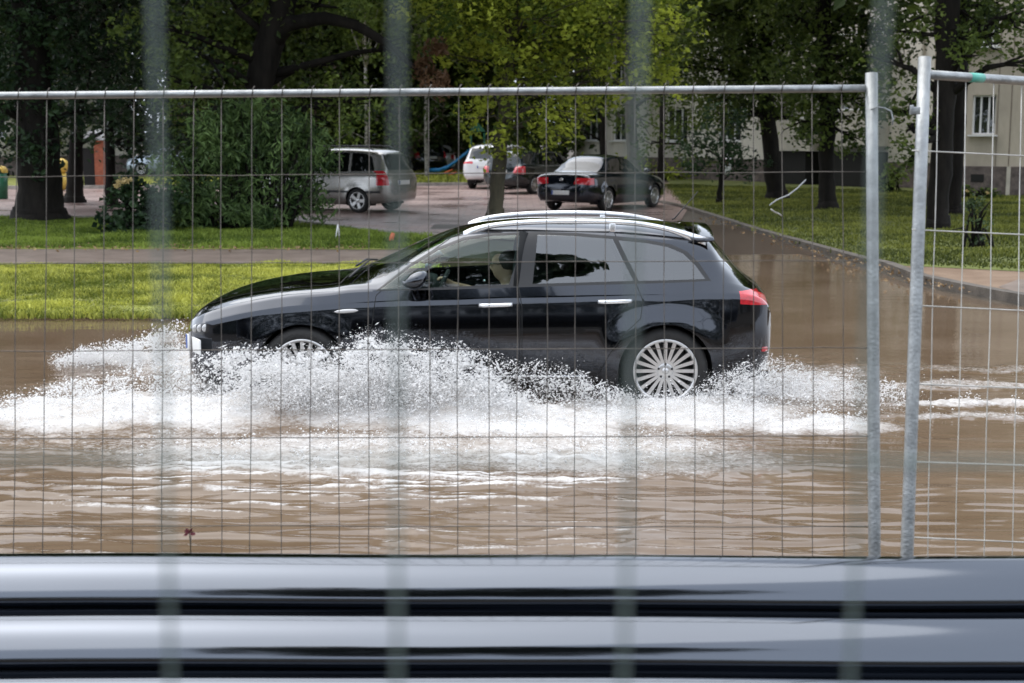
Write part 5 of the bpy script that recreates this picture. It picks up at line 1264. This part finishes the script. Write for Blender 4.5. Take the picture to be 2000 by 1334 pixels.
# right hand trees
tree('lime_tree', (1178, 350), [(1178, 330, 14), (1177, 260, 13), (1176, 150, 12)], [(1165, 200, 60, 45), (1130, 160, 70, 60), (1210, 160, 60, 50), (1115, 250, 40, 30)], 'dark straight trunk rising behind the black saloon roof', L_mid, bark_d, n=22, size=.2, dens=2.21, rc=.6, high=(13, 3.5))
tree('ash_tree', (1242, 362), [(1240, 330, 25), (1232, 250, 22), (1228, 120, 20)], [(1250, 230, 50, 36), (1280, 190, 70, 40), (1200, 225, 40, 26), (1230, 110, 80, 50)], 'grey trunked tree leaning slightly behind the black saloon', L_mid, bark_g, n=22, size=.18, dens=2.38, rc=.55, high=(13, 3.5))
tree('lime_tree', (1290, 371), [(1290, 350, 13), (1292, 280, 12), (1296, 150, 11)], [(1310, 270, 50, 40), (1340, 230, 60, 50), (1270, 290, 30, 26), (1330, 160, 80, 60), (1360, 300, 40, 30)], 'slender dark tree at the saloon front end', L_mid, bark_d, n=24, size=.17, dens=4.33, rc=.5, high=(12, 3))
tree('small_tree', (1405, 399), [(1405, 385, 11), (1408, 355, 10), (1412, 320, 9), (1414, 290, 7)], [(1400, 300, 68, 38), (1450, 280, 50, 40), (1360, 285, 50, 36), (1420, 240, 70, 40), (1470, 325, 36, 24), (1370, 325, 40, 20)], 'small bushy tree with a thin low trunk on the lawn', L_dark, bark_d, n=28, size=.14, dens=5.82, rc=.38, flare=1.2)
tree('oak_tree', (1518, 389), [(1516, 372, 38), (1508, 320, 33), (1500, 230, 30), (1494, 100, 28), (1490, -40, 26)], [(1470, 190, 90, 55), (1560, 190, 80, 50, .5), (1420, 120, 110, 80, .4), (1540, 90, 110, 75), (1380, 40, 110, 70), (1500, 10, 130, 60), (1440, 230, 60, 30, -.4), (1590, 250, 50, 26), (1330, 130, 90, 60, .6), (1460, 90, 110, 60, -.4), (1560, 20, 110, 60), (1400, 10, 110, 50), (1480, 150, 90, 40, -.8), (1400, 190, 70, 50, 1)], 'dark oak with flared foot in the middle of the lawn', L_oak, bark_d, n=28, size=.16, dens=7.50, rc=.48, high=(13, 4))
tree('oak_tree', (1616, 409), [(1615, 392, 34), (1615, 330, 30), (1616, 240, 28), (1612, 120, 30), (1606, -40, 28)], [(1650, 235, 60, 40, -.5), (1585, 220, 60, 36, -.4), (1690, 190, 70, 45, -.3), (1620, 150, 100, 55, -.6), (1700, 110, 90, 60), (1560, 120, 80, 60, .3), (1640, 40, 120, 60), (1560, 262, 36, 18, -.6), (1660, 275, 36, 20, -.7), (1530, 30, 90, 50), (1690, 30, 90, 60, -.3), (1640, 110, 100, 50, -.8), (1580, 175, 80, 36), (1700, 150, 60, 40)], 'dark oak right of the flared oak, trunk left of the fence post', L_oak, bark_d, n=30, size=.15, dens=7.28, rc=.42, high=(12, 4))
tree('oak_tree', (1832, 447), [(1832, 425, 44), (1838, 340, 42), (1842, 240, 42), (1848, 140, 44), (1852, -20, 46)], [(1900, 90, 100, 45, -.6), (1960, 60, 90, 60), (1800, 70, 90, 50), (1760, 190, 42, 40, -.3), (1775, 260, 34, 44, -.4), (1745, 120, 60, 50, .3), (1990, 120, 40, 26, -.6), (1850, 20, 140, 50), (1950, 5, 120, 50), (2010, 20, 90, 60), (1765, 315, 22, 20, -.4), (1730, 215, 30, 26), (1880, 105, 60, 22, -.8)], 'nearest dark oak right of the fence gap with drooping sprays', L_oak, bark_d, n=28, size=.115, dens=6.59, rc=.32, high=(11, 3.5), flare=1.25)
tree('oak_tree', (1864, 418), [(1864, 400, 28), (1866, 330, 27), (1872, 240, 27), (1878, 120, 26)], [(1900, 60, 110, 60), (1840, 40, 90, 60)], 'second dark oak trunk close behind the nearest oak', L_oak, bark_d, n=24, size=.16, dens=1.6, rc=.5, high=(12, 3.5), flare=1.2)
# the dense row beyond the lot
def back_tree(px, v, w_, h_, lab, lm=L_back):
    return tree('broadleaf_tree', (px, v), [(px, v - 25, w_), (px + 2, v - 90, w_ * .9), (px + 4, v - 190, w_ * .7)], [(px - w_ * 4, v - h_ * .45, 75, h_ * .30), (px + w_ * 4, v - h_ * .42, 70, h_ * .28), (px, v - h_ * .78, 95, h_ * .30), (px - 50, v - h_ * 1.1, 90, h_ * .3), (px + 55, v - h_ * 1.1, 90, h_ * .3), (px + 5, v - h_ * .25, 40, h_ * .10)], lab, lm, bark_d, n=34, size=.32, dens=1.35, rc=.9, high=(14, 4.5), group='trees in the row beyond the parking lot')
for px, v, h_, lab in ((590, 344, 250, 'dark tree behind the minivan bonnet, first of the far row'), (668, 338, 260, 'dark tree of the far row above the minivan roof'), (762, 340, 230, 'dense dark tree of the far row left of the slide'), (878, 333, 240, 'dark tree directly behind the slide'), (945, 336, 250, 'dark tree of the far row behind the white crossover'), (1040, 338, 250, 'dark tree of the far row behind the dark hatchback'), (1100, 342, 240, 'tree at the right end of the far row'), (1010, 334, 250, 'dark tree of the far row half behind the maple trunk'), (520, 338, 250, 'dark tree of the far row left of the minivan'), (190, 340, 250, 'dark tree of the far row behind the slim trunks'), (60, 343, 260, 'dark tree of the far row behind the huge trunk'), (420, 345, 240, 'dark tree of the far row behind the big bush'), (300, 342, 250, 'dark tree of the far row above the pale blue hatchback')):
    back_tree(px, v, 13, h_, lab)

# bushes
def bush(name, base, ells, label, leaf, n, size, dens, rc, narrow=.5, droop=.35, cat='bush', stems=7, blooms=None):
    g = gnd(base[0], base[1], .05); root = empty(name, g, 0, label, cat); sc_ = (g.y * _cp + 1.5 * _sp) / FPX; W = lambda px, v: at(px, v, g.y) - g
    E_ = [(W(e[0], e[1]).x, W(e[0], e[1]).y + (e[4] if len(e) > 4 else 0), W(e[0], e[1]).z, e[2] * sc_, max(.3, min(1.3, e[2] * sc_ * .8)), e[3] * sc_) for e in ells]
    m = MB()
    for e in E_:
        for k in range(stems):
            t2 = Vector((e[0] + rng.normal(0, e[3] * .5), e[1] + rng.normal(0, e[4] * .5), max(.1, e[2] + rng.normal(0, e[5] * .5)))); o = Vector((e[0] * .55 + rng.normal(0, .1), rng.normal(0, .1), 0)); m.tube([o, o.lerp(t2, .5) + Vector((0, 0, .2)), t2], [.03, .02, .006], 5)
    m.build('stems', bark_d, root)
    c, r_, t_ = clumps(E_, dens, rc); c[:, 2] = np.maximum(c[:, 2], .12); V, F, T = leaf_cloud(c, r_, n, size, t_, narrow=narrow, droop=droop); V[:, 2] = np.maximum(V[:, 2], .01); bulk('foliage', V, F, leaf, root, tone=T)
    for (px, v, r0) in blooms or ():
        p = W(px, v) + Vector((0, -E_[0][4] - .1, 0)); c = p[None] if False else np.array([p[:]]); V, F, T = leaf_cloud(c, [r0 * sc_], 60, .05, [.7], shape=(1, .6, .6)); bulk('bloom', V, F, leafmat('cream_bloom', (.45, .34, .15), (.7, .55, .28), .3), root, tone=T)
    return root
bush('willow_bush', (485, 447), [(440, 400, 90, 46), (540, 350, 75, 50, .3), (500, 295, 90, 50, .4), (420, 330, 70, 50, .5), (590, 330, 40, 30, .2), (600, 400, 50, 30), (400, 430, 60, 22, -.3), (520, 425, 70, 22, -.3), (360, 380, 40, 50, .3), (560, 270, 60, 30, .5), (345, 310, 45, 35, .7), (400, 262, 60, 40, .6), (480, 240, 70, 45, .6), (590, 255, 55, 36, .6), (340, 420, 50, 30), (330, 350, 45, 40, .6), (620, 300, 30, 34, .3)], 'large willow leaved bush hiding the minivan front', L_willow, 40, .19, 22.0, .36, narrow=.26, droop=.8)
bush('flowering_bush', (265, 452), [(262, 400, 52, 46), (235, 430, 40, 26, -.3), (300, 430, 45, 28, -.2), (250, 365, 30, 22), (320, 395, 36, 40, .3), (255, 452, 50, 12, -.4)], 'low dark bush with cream blooms beside the huge trunk', L_dark, 36, .14, 16.0, .28, narrow=.7, blooms=((252, 353, 12), (264, 350, 10), (243, 360, 8)))
bush('round_shrub', (1911, 484), [(1912, 430, 29, 34), (1908, 400, 20, 14), (1915, 462, 20, 16)], 'small round clipped shrub on the lawn at right', leafmat('shrub_leaves', (.020, .035, .014), (.085, .13, .05), .25), 26, .055, 26, .13, narrow=.7, stems=5, cat='shrub')
bush('house_shrub', (1742, 376), [(1735, 352, 26, 16), (1752, 335, 16, 14), (1722, 362, 22, 10)], 'loose shrub growing at the foot of the pale block', L_mid, 24, .16, 4, .4, cat='shrub')
bush('house_shrub', (1890, 388), [(1885, 374, 12, 9), (1915, 380, 14, 7), (1935, 379, 12, 6)], 'low flower shrub under the tilted window', L_mid, 20, .12, 8, .22, cat='shrub', blooms=((1880, 372, 4), (1920, 376, 4)))
bush('hedge', (1255, 352), [(1215, 335, 40, 15), (1280, 335, 40, 14), (1330, 342, 36, 12), (1130, 325, 36, 16)], 'low yellowish hedge along the pale block', L_lime, 20, .22, 2, .5, cat='hedge')

# grass, standing up through the turf
grass_y = leafmat('grass_blades', (.11, .14, .02), (.56, .56, .11), .35, .6)
grass_d = leafmat('shade_dark_grass_blades', (.045, .060, .012), (.24, .255, .05), .3, .6)  # shade of the right hand trees put into the blade colour
def in_poly(P, poly):
    x, y = P[:, 0], P[:, 1]; c = np.zeros(len(P), bool); j = len(poly) - 1
    for i in range(len(poly)):
        xi, yi = poly[i]; xj, yj = poly[j]; k = ((yi > y) != (yj > y)) & (x < (xj - xi) * (y - yi) / (yj - yi + 1e-12) + xi); c ^= k; j = i
    return c
def grass(name, poly, z, n, h, w_, m, label, fade=None, jag=.12):
    poly = np.array(poly); lo, hi = poly.min(0), poly.max(0); lo[0] = max(lo[0], -16); hi[0] = min(hi[0], 26)
    P = np.stack([rng.uniform(lo[0], hi[0], n * 3), hi[1] - (hi[1] - lo[1]) * rng.random(n * 3) ** .75 if False else rng.uniform(lo[1], hi[1], n * 3)], -1)
    Q = P + jag * rng.normal(size=P.shape); P = P[in_poly(Q, poly)]
    kx = np.abs(P[:, 0]) < P[:, 1] * .40 + 1; P = P[kx][:n]
    d = -.05 + 1.5 * fbm(P[:, 0] * 1.6, P[:, 1] * 1.6, 4); P = P[rng.random(len(P)) < d + .25]; n = len(P)
    cl_ = fbm(P[:, 0] * 1.7 + 9, P[:, 1] * 1.7, 4); hh = h * (.15 + 1.5 * cl_ ** 1.6) * (.6 + .8 * rng.random(n)); a = rng.uniform(0, 6.28, n)
    u = np.stack([np.cos(a), np.sin(a), 0 * a], -1) * (w_ * (.6 + .8 * rng.random(n)))[:, None]; le = rng.normal(0, .45, (n, 2)) * hh[:, None]
    B = np.concatenate([P, np.full((n, 1), z)], 1); T_ = B + np.concatenate([le, hh[:, None]], 1); M_2 = B * .5 + T_ * .5 + np.concatenate([-le * .15, .12 * hh[:, None]], 1)
    V = np.stack([B - u, B + u, M_2 + u * .8, M_2 - u * .8, M_2 + u * .8, M_2 - u * .8, T_ - u * .1, T_ + u * .1], 1)
    V = V.reshape(-1, 3); F = (np.arange(n) * 8)[:, None, None] + np.array([(0, 1, 2, 3), (5, 4, 7, 6)])[None]
    big = fbm(P[:, 0] * .35, P[:, 1] * .5, 3); t_ = np.clip(.1 + 1.5 * (big - .3) + .9 * (cl_ - .5) + .8 * (fbm(P[:, 0] * 5.5 + 3, P[:, 1] * 5.5, 2) - .5) + rng.normal(0, .22, n), 0, 1)
    return tag(bulk(name, V, F.reshape(-1, 4), m, tone=np.repeat(t_, 8)), label, 'grass', kind='stuff')
Z4 = .04
grass('grass', gp((-300, 515.5), (760, 515), (860, 540), (900, 622), (-300, 621), z=.04), .03, 100000, .075, .0085, grass_y, 'bright wet grass along the flooded road edge', jag=.3)
grass('grass', gp((-300, 484), (500, 484.5), (860, 486), (840, 462), (770, 457), (650, 444), (560, 434), (300, 428), (-300, 424), z=.047), .045, 80000, .08, .009, leafmat('green_grass_blades', (.055, .095, .012), (.27, .35, .06), .35, .6), 'grass strip between path and parking lot')
grass('grass', gp((1345, 404), (1480, 450), (1600, 482), (1710, 514), (1790, 517), (2500, 548), (2450, 400), (1700, 372), (1300, 360), z=.06), .06, 110000, .075, .012, grass_d, 'lawn with painted-in shade below the right hand trees')
grass('grass', gp((-100, 366), (640, 361), (905, 358), (1290, 352), (1200, 335), (-100, 335), z=.06), .06, 26000, .16, .03, grass_y, 'bright lawn beyond the parking lot')
# fallen leaves
n = 300; pts = []
K_ = np.array(KERB[2:9]); t_ = rng.random(n) * (len(K_) - 1); i_ = t_.astype(int); f_ = (t_ - i_)[:, None]
Pk = K_[i_] * (1 - f_) + K_[np.minimum(i_ + 1, len(K_) - 1)] * f_; Pk = Pk + np.stack([-np.abs(rng.normal(.2, .25, n)), rng.normal(0, .2, n)], -1)
pa = np.array(gp((-100, 500), (700, 500))); uu = rng.random(260)[:, None]; Pp = pa[0] * (1 - uu) + pa[1] * uu + np.stack([0 * uu[:, 0], rng.normal(1.0, .35, 260)], -1)
C_ = np.concatenate([np.concatenate([Pk, np.full((n, 1), .075)], 1), np.concatenate([Pp, np.full((260, 1), .075)], 1)])
V, F, T = leaf_cloud(C_, np.full(len(C_), .02), 1, .055, np.full(len(C_), .5), shape=(1, 1, .1), narrow=.7, droop=0)
tag(bulk('fallen_leaves', V, F, leafmat('litter', (.14, .08, .04), (.36, .25, .13), .1), tone=T), 'fallen tan leaves along the kerb and path', 'leaf litter', kind='stuff')
# the trees on this side of the street, seen in the paint, the glass and the rails
n = 3600; xx = rng.uniform(-48, 55, n); hh = (4.5 + 5.0 * fbm(xx * .10 + 4, xx * 0 + 2, 3) + 2.5 * (vnoise(xx * .6, xx * 0) - .5)) * sstep(-22, -14, xx) + 1.2
C_ = np.stack([xx, -28 + rng.normal(0, 1.3, n), hh * rng.random(n) ** .8], -1)
Cb, _, _ = clumps([(-2.2, -3.5, 14.4, 2.0, 1.4, 2.6), (.4, -3.5, 15.0, 1.9, 1.3, 2.5), (2.3, -3.6, 15.9, 1.5, 1.0, 1.3)], 5.0, .45)
C_ = np.concatenate([C_, Cb]); n = len(C_)
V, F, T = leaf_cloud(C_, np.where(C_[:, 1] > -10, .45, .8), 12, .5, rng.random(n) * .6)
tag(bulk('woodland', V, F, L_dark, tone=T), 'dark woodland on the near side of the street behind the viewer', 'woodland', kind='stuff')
